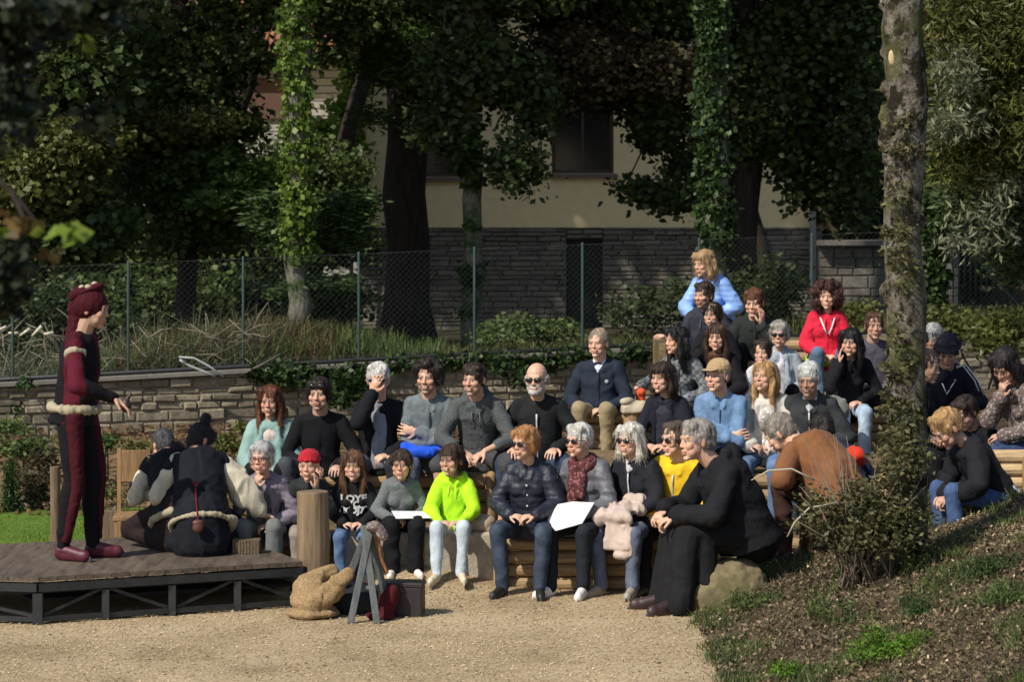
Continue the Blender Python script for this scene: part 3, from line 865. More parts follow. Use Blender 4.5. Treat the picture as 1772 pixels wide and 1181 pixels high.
def _bm(nt, b):
    v = co(nt, (1, 1, .7)); f = noise(nt, v, 14, 6, .75); g = noise(nt, v, 8, 5, .7); h = noise(nt, co(nt), 2.6, 4, .6)
    r = ramp(nt, f, [(.36, (.03, .024, .018)), (.45, (.12, .10, .08)), (.54, (.20, .175, .14)), (.68, (.34, .32, .28))])
    r = mix(nt, ramp(nt, g, [(.50, (0, 0, 0)), (.56, (1, 1, 1))]), r, (.03, .025, .016))
    r = mix(nt, ramp(nt, h, [(.50, (0, 0, 0)), (.60, (.75, .75, .75))]), r, (.09, .095, .03))
    L(nt, r, b.inputs['Base Color']); b.inputs['Roughness'].default_value = .95; b.inputs['Specular IOR Level'].default_value = .1
    bump(nt, b, f, 1.0, .05)
BARKM = mat('bark_mossy', _bm)

def rock_mat(name, c, c2, sc=3, moss=None):
    def bld(nt, b):
        g = N(nt, 'ShaderNodeNewGeometry'); v = co(nt)
        r = ramp(nt, g.outputs['Random Per Island'], [(0, c), (.5, c2), (1, tuple((x * .6 + y * .5) for x, y in zip(c, c2)))])
        f = noise(nt, v, sc * 5, 7, .65); h = noise(nt, v, sc * .9, 3)
        r = mix(nt, .55, r, ramp(nt, f, [(.3, (.22, .22, .22)), (.7, (.75, .75, .75))]), 'OVERLAY')
        r = mix(nt, ramp(nt, h, [(.5, (0, 0, 0)), (.68, (.5, .5, .5))]), r, moss or dark(c, .45))
        L(nt, r, b.inputs['Base Color']); b.inputs['Roughness'].default_value = .92; b.inputs['Specular IOR Level'].default_value = .2
        bump(nt, b, f, .7, .02)
    return mat(name, bld)
STONE = rock_mat('wall_stone', (.13, .115, .08), (.29, .245, .175), 3)
STONE_G = rock_mat('house_stone', (.13, .115, .095), (.20, .18, .15), 3)
def wood_mat(name, c, along=0, sc=8):
    def bld(nt, b):
        s = [1.0, 1.0, 1.0]; s[along] = .12
        v = co(nt, tuple(s)); f = noise(nt, v, sc * 4, 6, .7); g = N(nt, 'ShaderNodeNewGeometry')
        r = ramp(nt, f, [(.28, dark(c, .4)), (.5, c), (.75, tuple(min(1, x * 1.45) for x in c))])
        r = mix(nt, .5, r, ramp(nt, g.outputs['Random Per Island'], [(0, (.35, .35, .35)), (1, (.62, .60, .58))]), 'OVERLAY')
        L(nt, r, b.inputs['Base Color']); b.inputs['Roughness'].default_value = .75; b.inputs['Specular IOR Level'].default_value = .25
        bump(nt, b, f, .45, .01)
    return mat(name, bld)
LOG = wood_mat('log_wood', (.34, .235, .125)); POSTW = wood_mat('post_wood', (.15, .105, .065), 2); LOGP = wood_mat('log_post_wood', (.30, .20, .10), 2)
DECK = wood_mat('deck_wood', (.105, .080, .060), 1, 5)

# ---------------------------------------------------------------- leaves
def leaf_cloud(name, blobs, size, m, parent=None, clump=.18, aspect=.55, flat=.5, sizev=1.1, droop=0.0, per=26):
    """blobs: (centre, (rx, ry, rz), leaf count). leaves gather in clumps spread through each blob"""
    P_, S_ = [], []
    for c, r, n in blobs:
        k = max(1, n // per)
        u = rng.normal(size=(k, 3)); u /= np.linalg.norm(u, axis=1)[:, None]
        u *= (rng.random(k) ** .45)[:, None]
        cc = np.asarray(c, float) + u * np.asarray(r)
        idx = rng.integers(0, k, n)
        off = rng.normal(size=(n, 3)) * clump * np.array((1, 1, .55))
        P_.append(cc[idx] + off)
    Pn = np.concatenate(P_); n = len(Pn)
    a = rng.random(n) * 2 * np.pi
    d = np.stack([np.cos(a), np.sin(a), rng.normal(size=n) * flat - droop], 1); d /= np.linalg.norm(d, axis=1)[:, None]
    w = rng.normal(size=(n, 3)); w[:, 2] *= .6; s = np.cross(d, w); s /= np.linalg.norm(s, axis=1)[:, None] + 1e-9
    sz = size * (1 + (rng.random(n) - .5) * sizev)
    nn = np.cross(d, s)
    V = np.empty((n, 4, 3))
    V[:, 0] = Pn; V[:, 1] = Pn + d * (sz * .5)[:, None] + s * (sz * aspect * .5)[:, None] + nn * (sz * .1)[:, None]
    V[:, 2] = Pn + d * sz[:, None]; V[:, 3] = Pn + d * (sz * .5)[:, None] - s * (sz * aspect * .5)[:, None] + nn * (sz * .1)[:, None]
    return quads(name, V, m, parent)
def quads(name, V, m, parent=None):
    n = len(V); me = bpy.data.meshes.new(name)
    me.vertices.add(n * 4); me.vertices.foreach_set('co', V.reshape(-1).astype(np.float32))
    me.loops.add(n * 4); me.loops.foreach_set('vertex_index', np.arange(n * 4, dtype=np.int32))
    me.polygons.add(n); me.polygons.foreach_set('loop_start', np.arange(0, n * 4, 4, dtype=np.int32))
    me.polygons.foreach_set('loop_total', np.full(n, 4, dtype=np.int32))
    me.update(calc_edges=True); me.materials.append(m)
    return link(bpy.data.objects.new(name, me), parent)
def pb(px, py, rx, ry, d, rd, n):        # a blob given by how it looks in the photograph and how far away it stands
    return (at(px, py, d), (rx / FPX * d, rd, ry / FPX * d), n)
def blades(name, pts, h, m, parent=None, w=.008, lean=.35):
    n = len(pts); a = rng.random(n) * 2 * np.pi; hh = h * (.5 + rng.random(n))
    dirv = np.stack([np.cos(a) * lean * rng.random(n), np.sin(a) * lean * rng.random(n), np.ones(n)], 1)
    b = rng.random(n) * np.pi; s = np.stack([np.cos(b), np.sin(b), np.zeros(n)], 1) * w
    V = np.empty((n, 4, 3)); V[:, 0] = pts - s; V[:, 1] = pts + s
    tip = pts + dirv * hh[:, None]; V[:, 2] = tip + s * .25; V[:, 3] = tip - s * .25
    return quads(name, V, m, parent)
def wobble_trunk(base, top, r0, r1, n=14, wob=.05, seed=0, seg=14, knob=.08):
    rr = random.Random(seed); pts, rs = [], []
    for i in range(n + 1):
        t = i / n; p = np.asarray(base, float) * (1 - t) + np.asarray(top, float) * t
        p = p + np.array((rr.uniform(-1, 1), rr.uniform(-1, 1), 0)) * wob * (0 if i == 0 else 1)
        pts.append(p); rs.append((r0 * (1 - t) + r1 * t) * (1 + rr.uniform(-knob, knob)) * (1.35 if i == 0 else 1))
    V, F = tube(pts, rs, seg)
    V = V + rng.normal(size=V.shape) * r0 * .035
    return (V, F), pts, rs
def tree(name, label, cat, base, top, r0, r1, m, crowns=(), limbs=(), seed=0, wob=.05, group=None, trunkname='trunk'):
    root = empty(name, base, 0, label, cat, group)
    off = np.array(base, float)
    (V, F), pts, rs = wobble_trunk(base, top, r0, r1, 16, wob, seed)
    b = MB(); b.add(V, F)
    for (t, end, r) in limbs:
        i = min(int(t * 16), 15); p0 = pts[i]; e = np.asarray(end, float)
        q = [p0 * (1 - k) + e * k + np.array((0, 0, math.sin(k * 3.14) * np.linalg.norm(e - p0) * .10)) + rng.normal(size=3) * .03 for k in np.linspace(0, 1, 7)]
        b.add(*tube(q, list(np.linspace(r, r * .25, 7)), 7))
    b.v = [v - off for v in b.v]
    b.obj(trunkname, m, root, True)
    for c in crowns:
        bl = [(np.asarray(q[0]) - off, q[1], q[2]) for q in c['blobs']]
        kw = {k: v for k, v in c.items() if k not in ('blobs', 'size', 'mat', 'name')}
        leaf_cloud(c.get('name', 'crown'), bl, c['size'], LM[c['mat']], root, **kw)
    return root

# ---------------------------------------------------------------- ground
def sheet(name, x0, x1, y0, y1, nx, ny, zf, m, kind='structure', mask=None):
    xs = np.linspace(x0, x1, nx); ys = np.linspace(y0, y1, ny); V = []; F = []
    for y in ys:
        for x in xs: V.append((x, y, zf(x, y)))
    for j in range(ny - 1):
        for i in range(nx - 1):
            if mask and not mask((xs[i] + xs[i + 1]) / 2, (ys[j] + ys[j + 1]) / 2): continue
            a = j * nx + i; F.append((a, a + 1, a + nx + 1, a + nx))
    b = MB(); b.add(V, F); o = b.obj(name, m, None, True); o['kind'] = kind; return o
from mathutils import noise as mn
def nz(x, y, s=1.0, k=0): return mn.noise(Vector((x * s, y * s, k)))
def ground_mat(name, stops, sc=4, bsc=30, bst=.5, extra=None, d=.02):
    def bld(nt, b):
        v = co(nt); f = noise(nt, v, sc, 8, .7); g = noise(nt, v, bsc, 6, .75)
        r = ramp(nt, f, stops)
        r = mix(nt, .75, r, ramp(nt, g, [(.33, (.15, .15, .15)), (.5, (.5, .5, .5)), (.66, (.85, .84, .82))]), 'OVERLAY')
        L(nt, r, b.inputs['Base Color']); b.inputs['Roughness'].default_value = .95; b.inputs['Specular IOR Level'].default_value = .1
        bump(nt, b, g, bst, d)
    return mat(name, bld)
G_EARTH = ground_mat('earth', [(.3, (.05, .045, .02)), (.45, (.13, .10, .05)), (.6, (.22, .15, .085)), (.75, (.10, .10, .035))], 1.6, 22)
G_GRAVEL = ground_mat('gravel', [(.36, (.33, .245, .14)), (.5, (.46, .35, .21)), (.66, (.55, .43, .27))], .9, 55, .8)
G_LAWN = ground_mat('lawn_soil', [(.3, (.06, .11, .015)), (.7, (.12, .2, .03))], 3, 40)
G_BANK = ground_mat('bank_soil', [(.3, (.045, .035, .022)), (.5, (.10, .072, .045)), (.7, (.17, .12, .075))], 2.5, 45, .8)
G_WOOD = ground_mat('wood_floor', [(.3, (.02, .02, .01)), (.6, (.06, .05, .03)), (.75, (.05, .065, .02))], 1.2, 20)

def wall_top(x):           # coping of the retaining wall: rises and recedes to the right
    t = (x + 5.1) / 6.43
    return 28.2 + 2.3 * t, .68 + .207 * t
def zback(x, y):
    yw, zw = wall_top(x)
    t = max(0, min(1, (y - yw) / 16))
    return zw * (1 - t) + .15 * t - .03 + .07 * nz(x, y, .6) + (.25 * math.exp(-((y - yw - 1.6) / 1.2) ** 2) * (.6 + nz(x, y, .5, 3)) if x < -1.2 else 0)
FOOT = lambda y: 1.12 + .10 * nz(0, y, .7)
def zbank(x, y):
    t = x - FOOT(y)
    if t <= 0: return -.03
    z = .305 * t * smoothstep(0, .5, t) + .07 * nz(x, y, 1.7) * min(1, t * 2) + .02 * nz(x, y, 6) * min(1, t * 3)
    return max(z, .0) + .008

def build_setting():
    sheet('ground', -70, 70, 2, 140, 30, 40, lambda x, y: -.02, G_EARTH)
    def zg(x, y): return .0 + .008 * nz(x, y, .8) + (.20 * math.exp(-((x + .75) / .62) ** 2 - ((y - 18.85) / .40) ** 2))
    sheet('gravel_ground', -9, 2.4, 8, 20.6, 180, 190, zg, G_GRAVEL, mask=lambda x, y: not (x < -3.0 + .1 * nz(0, y, 2) and y > 20.1))
    sheet('garden_ground', -14, 9, 20.2, 31, 70, 40, lambda x, y: -.008 + .05 * max(0, nz(x, y, 1.1)) + .02 * nz(x, y, 4) + .10 * smoothstep(22, 28, y), G_EARTH)
    sheet('lawn', -9, -2.6, 20.1, 22.6, 40, 20, lambda x, y: .03 + .05 * smoothstep(20.1, 20.6, y) + .02 * nz(x, y, 2), G_LAWN)
    xs = np.linspace(-14, 12, 80); V, F = [], []
    for x in xs:
        yw, zw = wall_top(x)
        for j, t in enumerate(np.linspace(0, 1, 40)):
            y = yw + .12 + t * t * 60; V.append((x, y, zback(x, y)))
    for i in range(79):
        for j in range(39):
            a = i * 40 + j; F.append((a, a + 40, a + 41, a + 1))
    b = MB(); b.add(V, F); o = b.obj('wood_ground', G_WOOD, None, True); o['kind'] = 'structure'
    sheet('bank_ground', .95, 9, 8, 24, 150, 200, zbank, G_BANK, mask=lambda x, y: x > FOOT(y) - .12)
    # grass on the lawn
    n = 26000; p = np.stack([rng.uniform(-8, -2.6, n), rng.uniform(20.1, 22.6, n), np.full(n, .05)], 1)
    tag(blades('lawn_grass', p, .035, LM['lime'], None, .006), None, None, None, 'stuff')
    # pebbles and leaf litter on the gravel
    n = 42000; x = rng.uniform(-5, 1.6, n); y = 14.6 + 5.2 * rng.random(n); V = np.empty((n, 4, 3)); s = .0035 + .007 * rng.random(n) ** 3
    z = np.array([zg(a, b_) for a, b_ in zip(x, y)]); a = rng.random(n) * 6.28
    for k in range(4):
        V[:, k, 0] = x + s * np.cos(a + k * 1.57); V[:, k, 1] = y + s * np.sin(a + k * 1.57); V[:, k, 2] = z + .003 + rng.random(n) * .007
    tag(quads('pebbles', V, LM['pebble']), None, None, None, 'stuff')
    n = 260; x = rng.uniform(-5, 1.2, n); y = rng.uniform(15, 18.6, n); a = rng.random(n) * 6.28; s = .008 + .012 * rng.random(n); V = np.empty((n, 4, 3))
    for k in range(4):
        V[:, k, 0] = x + s * np.cos(a + k * 1.57) * (1 if k % 2 else .5); V[:, k, 1] = y + s * np.sin(a + k * 1.57) * (1 if k % 2 else .5); V[:, k, 2] = .016 + rng.random(n) * .012
    tag(quads('leaf_litter', V, LM['brown']), kind='stuff')
    # bark chips and dead leaves on the bank
    n = 115000; x = 1.05 + 3.2 * rng.random(n); y = 10.8 + 8.6 * rng.random(n); s = .004 + .014 * rng.random(n) ** 3; a = rng.random(n) * 6.28
    z = np.array([zbank(p_, q) for p_, q in zip(x, y)]); ok = z > -.02; V = np.empty((n, 4, 3)); asp = .3 + .5 * rng.random(n)
    for k in range(4):
        u, w_ = ((1, 0), (0, 1), (-1, 0), (0, -1))[k]; u = u * s; w_ = w_ * s * asp
        V[:, k, 0] = x + u * np.cos(a) - w_ * np.sin(a); V[:, k, 1] = y + u * np.sin(a) + w_ * np.cos(a); V[:, k, 2] = z + .006 + rng.random(n) * .028 * np.minimum(1, s / .015)
    tag(quads('bark_chips', V[ok], LM['chip']), None, None, None, 'stuff')
    n = 16000; x = 1.1 + 3.1 * rng.random(n); y = 10.8 + 8.4 * rng.random(n); p = np.stack([x, y, [zbank(a, b_) + .01 for a, b_ in zip(x, y)]], 1)
    tag(blades('bank_weeds', p, .028, LM['shrub'], None, .005, 2.2), None, None, None, 'stuff')
    n = 1300; x = 1.1 + 3.1 * rng.random(n); y = 13.6 + 5.6 * rng.random(n); s = .004 + .007 * rng.random(n); a = rng.random(n) * 6.28; V = np.empty((n, 4, 3)); z = np.array([zbank(p_, q) for p_, q in zip(x, y)])
    for k in range(4):
        V[:, k, 0] = x + s * np.cos(a + k * 1.57) * (1 if k % 2 else .6); V[:, k, 1] = y + s * np.sin(a + k * 1.57); V[:, k, 2] = z + .02 + rng.random(n) * .02
    tag(quads('pale_chips', V, LM['pebble']), None, None, None, 'stuff')
    n = 10000; x = 1.1 + 3 * rng.random(n); y = 11 + 8.3 * rng.random(n); p = np.stack([x, y, [zbank(a, b_) for a, b_ in zip(x, y)]], 1)
    keep = np.array([nz(a, b_, 2.1, 9) > .14 for a, b_ in zip(x, y)])
    tag(blades('bank_grass', np.repeat(p[keep], 9, 0) + rng.normal(size=(keep.sum() * 9, 3)) * (.035, .035, 0), .04, LM['juniper'], None, .004, 1.2), None, None, None, 'stuff')

def stone_blocks(b, A, B, z0f, z1f, thick, ch=.13, lw=(.18, .42), seed=3, jit=.02, nrmdir=None):
    """coursed stones along the line A-B; z limits as functions of the fraction along it"""
    rr = random.Random(seed); A = np.asarray(A, float); B = np.asarray(B, float); Lg = np.linalg.norm(B - A); u = (B - A) / Lg
    nv = np.array((u[1], -u[0])) if nrmdir is None else np.array(nrmdir, float)
    z = 0; k = 0
    zmax = max(z1f(0), z1f(1)); zc = min(z0f(0), z0f(1))
    while zc < zmax:
        h = ch * rr.uniform(.7, 1.3); s = -rr.uniform(0, .3)
        while s < Lg:
            w = rr.uniform(*lw); s0, s1 = max(s, 0), min(s + w, Lg); s += w
            if s1 - s0 < .03: continue
            t = (s0 + s1) / 2 / Lg; za = zc; zb = zc + h
            za_ = max(za, z0f(t)); zb_ = min(zb, z1f(t))
            if zb_ - za_ < .02: continue
            g = .005; o = rr.uniform(-jit, jit) * .5; c = min(.014, (zb_ - za_) * .2)
            v = []
            for (dep, ins) in ((-thick, 0), (o - .012, 0), (o + .008, c)):
                for sx, zz in ((s0 + g + ins, za_ + g + ins), (s1 - g - ins, za_ + g + ins), (s1 - g - ins, zb_ - g - ins), (s0 + g + ins, zb_ - g - ins)):
                    pxy = A + u * sx + nv * dep
                    v.append((pxy[0], pxy[1], zz + rr.uniform(-.009, .009)))
            f = [(8, 9, 10, 11)]
            for L0 in (0, 4):
                for q in range(4): f.append((L0 + q, L0 + (q + 1) % 4, L0 + 4 + (q + 1) % 4, L0 + 4 + q))
            b.add(v, f)
        zc += h
MORTAR = simple('mortar', (.20, .165, .12), .95, 0, 30, .5, .3)
CONC = simple('concrete', (.20, .18, .15), .9, 0, 12, .3, .25)

def build_walls():
    w = empty('retaining_wall', (0, 29, 0), 0, 'low retaining wall of rough coursed stones with a pale coping under the wire fence', 'wall')
    x0, x1 = -9.5, 7.5; y0, z0 = wall_top(x0); y1, z1 = wall_top(x1)
    b = MB(); stone_blocks(b, (x0, y0), (x1, y1), lambda t: -.05, lambda t: z0 + (z1 - z0) * t - .06, .2, .092, (.10, .34), 3, .04)
    b.v = [v - np.array((0, 29, 0)) for v in b.v]; b.obj('stonework', STONE, w, False, .006)
    b = MB(); n = 40
    for k in range(n):
        ta, tb = k / n, (k + 1) / n
        pa = np.array((x0 + (x1 - x0) * ta, y0 + (y1 - y0) * ta + .10, 0)); pb_ = np.array((x0 + (x1 - x0) * tb, y0 + (y1 - y0) * tb + .10, 0))
        za, zb = z0 + (z1 - z0) * ta - .07, z0 + (z1 - z0) * tb - .07
        h = .17 / 2
        V = [pa + (0, -h, -.1), pb_ + (0, -h, -.1), pb_ + (0, h, -.1), pa + (0, h, -.1), pa + (0, -h, za), pb_ + (0, -h, zb), pb_ + (0, h, zb), pa + (0, h, za)]
        b.add(V, [(0, 1, 5, 4), (4, 5, 6, 7), (3, 7, 6, 2), (0, 3, 2, 1)])
    b.v = [v - np.array((0, 29, 0)) for v in b.v]; b.obj('mortar_core', MORTAR, w)
    b = MB(); b.add(*bar((x0, y0 + .06 - 29, z0 - .03), (x1, y1 + .06 - 29, z1 - .03), .24, .05)); b.obj('coping', CONC, w, False, .008)
    b = MB(); b.add(*tube([(x0, y0 - .02 - 29, z0 + .018), ((x0 + x1) / 2, (y0 + y1) / 2 - .02 - 29, (z0 + z1) / 2 + .018), (x1, y1 - .02 - 29, z1 + .018)], .024, 10)); b.obj('pipe', simple('black_pipe', (.018, .018, .02), .5), w, True)
    # chain-link fence standing on it
    GP = simple('green_metal', (.03, .055, .048), .5, 0, 20, .1, .2); WIRE = simple('wire', (.05, .065, .06), .7, 0, 20, 0, .1)
    f = empty('chain_link_fence', (0, 29, 0), 0, 'green chain link fence on thin posts above the stone retaining wall', 'fence')
    for px in (-180, 22, 222, 421, 621, 821, 1008, 1210, 1405, 1600, 1790):
        k = (px - 886) / FPX; xx = k * 29.5
        for _ in range(8): xx = k * (wall_top(xx)[0] + .1)
        yy, zz = wall_top(xx)
        b = MB(); b.add(*capsule((xx, yy + .1 - 29, zz - .02), .015, (xx, yy + .1 - 29, zz + 1.13), .015)); b.obj('post', GP, f, True)
    b = MB(); H_ = 1.08; st = .062; wlen = x1 - x0
    a = np.array((x0, y0 + .1 - 29)); u = np.array((x1 - x0, y1 - y0)) / (x1 - x0)
    def fp(x, z): 
        p = a + u * (x - x0); return np.array((p[0], p[1], z0 + (z1 - z0) * (x - x0) / (x1 - x0) + .04 + z))
    k = x0 - H_
    while k < x1 + H_:
        for sgn in (1, -1):
            xa, xb = (k, k + H_) if sgn == 1 else (k + H_, k); za_, zb_ = 0, H_
            pa, pb_ = fp(xa, za_), fp(xb, zb_)
            x, y, d = frame(pb_ - pa); r = .0011
            V = [q + r * (x * math.cos(t) + y * math.sin(t)) for q in (pa, pb_) for t in (0, 2.09, 4.19)]
            b.add(V, [(0, 1, 4, 3), (1, 2, 5, 4), (2, 0, 3, 5)])
        k += st
    b.obj('wire_mesh', WIRE, f)
    b = MB()
    for z in (.02, H_): b.add(*tube([fp(x0, z), fp(x1, z)], .0018, 5))
    b.obj('tension_wire', WIRE, f)

def build_house():
    D = 48.0
    CREAM = simple('cream_render', (.86, .68, .38), .9, 0, 6, .1, .08)
    h = empty('house', (0, D, 0), 0, 'cream rendered house with a grey stone ground floor in the shade behind the trees', 'house')
    xl, xr = X(627, D), X(1412, D) ; zt = Z(394, D); T = 9.5; zb = -.3
    def wallp(b, xa, xb, za, zb_, y=0, th=.3): b.add(*box(((xa + xb) / 2, y + th / 2, (za + zb_) / 2), (xb - xa, th, zb_ - za)))
    wins = [(X(955, D), X(1062, D), Z(300, D), Z(178, D)), (X(728, D), X(800, D), Z(306, D), Z(178, D)), (X(1190, D), X(1290, D), Z(300, D), Z(178, D))]
    xs = sorted([xl, xr] + [q for w in wins for q in w[:2]])
    b = MB()
    for i in range(len(xs) - 1):
        xa, xb = xs[i], xs[i + 1]; ww = [w for w in wins if w[0] - 1e-4 <= xa and xb <= w[1] + 1e-4]
        if ww: wallp(b, xa, xb, zt, ww[0][2]); wallp(b, xa, xb, ww[0][3], T)
        else: wallp(b, xa, xb, zt, T)
    b.add(*box((xl + .15, 4.3, (zt + T) / 2), (.3, 8, T - zt))); b.add(*box((xr - .15, 4.3, (zt + T) / 2), (.3, 8, T - zt)))
    b.obj('wall', CREAM, h)
    GL = simple('dark_glass', (.012, .013, .015), .12, 0, 3, 0, .1); FR = simple('brown_frame', (.06, .035, .02), .6)
    for xa, xb, za, zb_ in wins:
        b = MB()
        for (c, s_) in ((((xa + xb) / 2, .12, za + .03), (xb - xa, .06, .06)), (((xa + xb) / 2, .12, zb_ - .03), (xb - xa, .06, .06)), ((xa + .03, .12, (za + zb_) / 2), (.06, .06, zb_ - za - .12)), ((xb - .03, .12, (za + zb_) / 2), (.06, .06, zb_ - za - .12)), (((xa + xb) / 2, .12, (za + zb_) / 2), (.05, .05, zb_ - za - .12))): b.add(*box(c, s_))
        fo = b.obj('window', FR, h)
        b = MB(); b.add(*box(((xa + xb) / 2, .16, (za + zb_) / 2), (xb - xa - .1, .02, zb_ - za - .1))); b.obj('pane', GL, fo)
        b = MB(); b.add(*box(((xa + xb) / 2, -.04, za - .04), (xb - xa + .12, .16, .07))); b.obj('sill', simple('sill_stone', (.16, .12, .10), .8), fo)
    # stone ground floor with a dark doorway
    da, db, dz = X(980, D), X(1043, D), Z(413, D)
    b = MB()
    stone_blocks(b, (xl - .05, -.03), (da, -.03), lambda t: zb, lambda t: zt, .3, .08, (.2, .55), 5, .012)
    stone_blocks(b, (db, -.03), (xr + .1, -.03), lambda t: zb, lambda t: zt, .3, .08, (.2, .55), 6, .012)
    stone_blocks(b, (da, -.03), (db, -.03), lambda t: dz, lambda t: zt, .3, .08, (.2, .55), 7, .012)
    b.obj('stone_base', STONE_G, h)
    b = MB(); b.add(*box(((xl + da) / 2, .2, (zb + zt) / 2), (da - xl, .3, zt - zb - .02))); b.add(*box(((xr + db) / 2, .2, (zb + zt) / 2), (xr - db, .3, zt - zb - .02))); b.add(*box(((da + db) / 2, .2, (dz + zt) / 2), (db - da, .3, zt - dz - .02))); b.obj('mortar_core', MORTAR, h)
    b = MB(); b.add(*box(((da + db) / 2, .22, (zb + dz) / 2), (db - da, .06, dz - zb))); dd = b.obj('door', simple('black_door', (.012, .012, .013), .5), h)
    b = MB(); b.add(*ell((db - .08, .16, (zb + dz) / 2 + .1), (.02, .03, .02))); b.obj('handle', simple('brass', (.2, .15, .06), .4, .8), dd)
    b = MB(); b.add(*box(((xl + xr) / 2, 4, T + .15), (xr - xl + 1.6, 9.6, .3))); b.obj('roof', simple('roof_tile', (.28, .11, .06), .8, 0, 12, .5, .4), h)
    b = MB(); b.add(*tube([(X(1405, D) , -.12, zb), (X(1405, D), -.12, T)], .055, 10)); b.obj('downpipe', simple('pale_pipe', (.36, .37, .37), .5), h, True)
    # wing with siding and a tiled roof to the left
    w = empty('side_wing', (0, 53, 0), 0, 'grey boarded building with red tiled roof glimpsed beyond the ivy covered trunk', 'building'); D2 = 53.0
    xa, xb, z1 = X(150, D2), X(626, D2), Z(95, D2)
    b = MB(); n = 34
    for i in range(n):
        za_ = .1 + (z1 - .1) * i / n; b.add(*box(((xa + xb) / 2, 0 + .012 * (i % 2), za_ + (z1 - .1) / n / 2), (xb - xa, .12, (z1 - .1) / n - .018)))
    b.add(*box(((xa + xb) / 2, .12, z1 / 2), (xb - xa, .1, z1 - .02))); b.obj('siding', simple('grey_board', (.30, .29, .25), .85, 0, 8, .2, .25), w)
    b = MB(); ra = np.array((xa - .4, -.6, z1 - .05)); 
    V = [(xa - .4, -.6, z1 - .1), (xb + .3, -.6, z1 - .1), (xb + .3, 3.5, z1 + 2.0), (xa - .4, 3.5, z1 + 2.0), (xa - .4, -.6, z1 - .0), (xb + .3, -.6, z1 - .0), (xb + .3, 3.5, z1 + 2.1), (xa - .4, 3.5, z1 + 2.1)]
    b.add(V, [(0, 1, 2, 3), (4, 5, 6, 7), (0, 1, 5, 4), (1, 2, 6, 5), (3, 0, 4, 7)])
    for i in range(52):
        xx = xa - .4 + (xb - xa + .7) * (i + .5) / 52; b.add(*tube([(xx, -.62, z1 + .02), (xx, 3.5, z1 + 2.12)], .055, 6))
    b.obj('roof', simple('roof_tile_b', (.22, .10, .06), .85, 0, 5, .5, .5), w)
    b = MB(); b.add(*box(((X(433, D2) + X(490, D2)) / 2, -.1, (Z(135, D2) + Z(205, D2)) / 2), (X(490, D2) - X(433, D2), .08, Z(135, D2) - Z(205, D2)))); b.obj('shutter', simple('brown_shutter', (.09, .045, .028), .8), w)
    # low wall with cap and garden gate to the right
    D3 = 42.0; g = empty('garden_wall', (0, D3, 0), 0, 'low rubble garden wall with a flat cap right of the house', 'wall')
    b = MB(); stone_blocks(b, (X(1418, D3), 0), (X(1660, D3), 0), lambda t: -.2, lambda t: Z(425, D3), .3, .15, (.2, .45), 8, .02); b.obj('stonework', STONE_G, g)
    b = MB(); b.add(*box(((X(1418, D3) + X(1660, D3)) / 2, .12, Z(425, D3) / 2 - .1), (X(1660, D3) - X(1418, D3), .1, Z(425, D3)))); b.obj('mortar_core', MORTAR, g)
    b = MB(); b.add(*box(((X(1418, D3) + X(1660, D3)) / 2, 0, Z(420, D3)), (X(1660, D3) - X(1418, D3) + .1, .5, .07))); b.obj('cap', CONC, g)
    D4_ = 36.0; g = empty('garden_gate', (0, D4_, 0), 0, 'dark green metal railing gate behind the ivy clad trunk at the right', 'gate'); GM = simple('dark_green_metal', (.02, .045, .035), .5)
    b = MB(); xa, xb = X(1640, D4_), X(1765, D4_); za, zb_ = Z(545, D4_), Z(385, D4_)
    for i in range(14): xx = xa + (xb - xa) * i / 13; b.add(*tube([(xx, 0, za), (xx, 0, zb_)], .010, 6))
    b.obj('bars', GM, g, True); b = MB(); b.add(*bar((xa, 0, zb_ - .05), (xb, 0, zb_ - .05), .03, .03)); b.add(*bar((xa, 0, za + .1), (xb, 0, za + .1), .03, .03)); b.add(*bar((xa, -.03, zb_ - .05), (xb, -.03, za + .1), .025, .025)); b.obj('frame', GM, g)

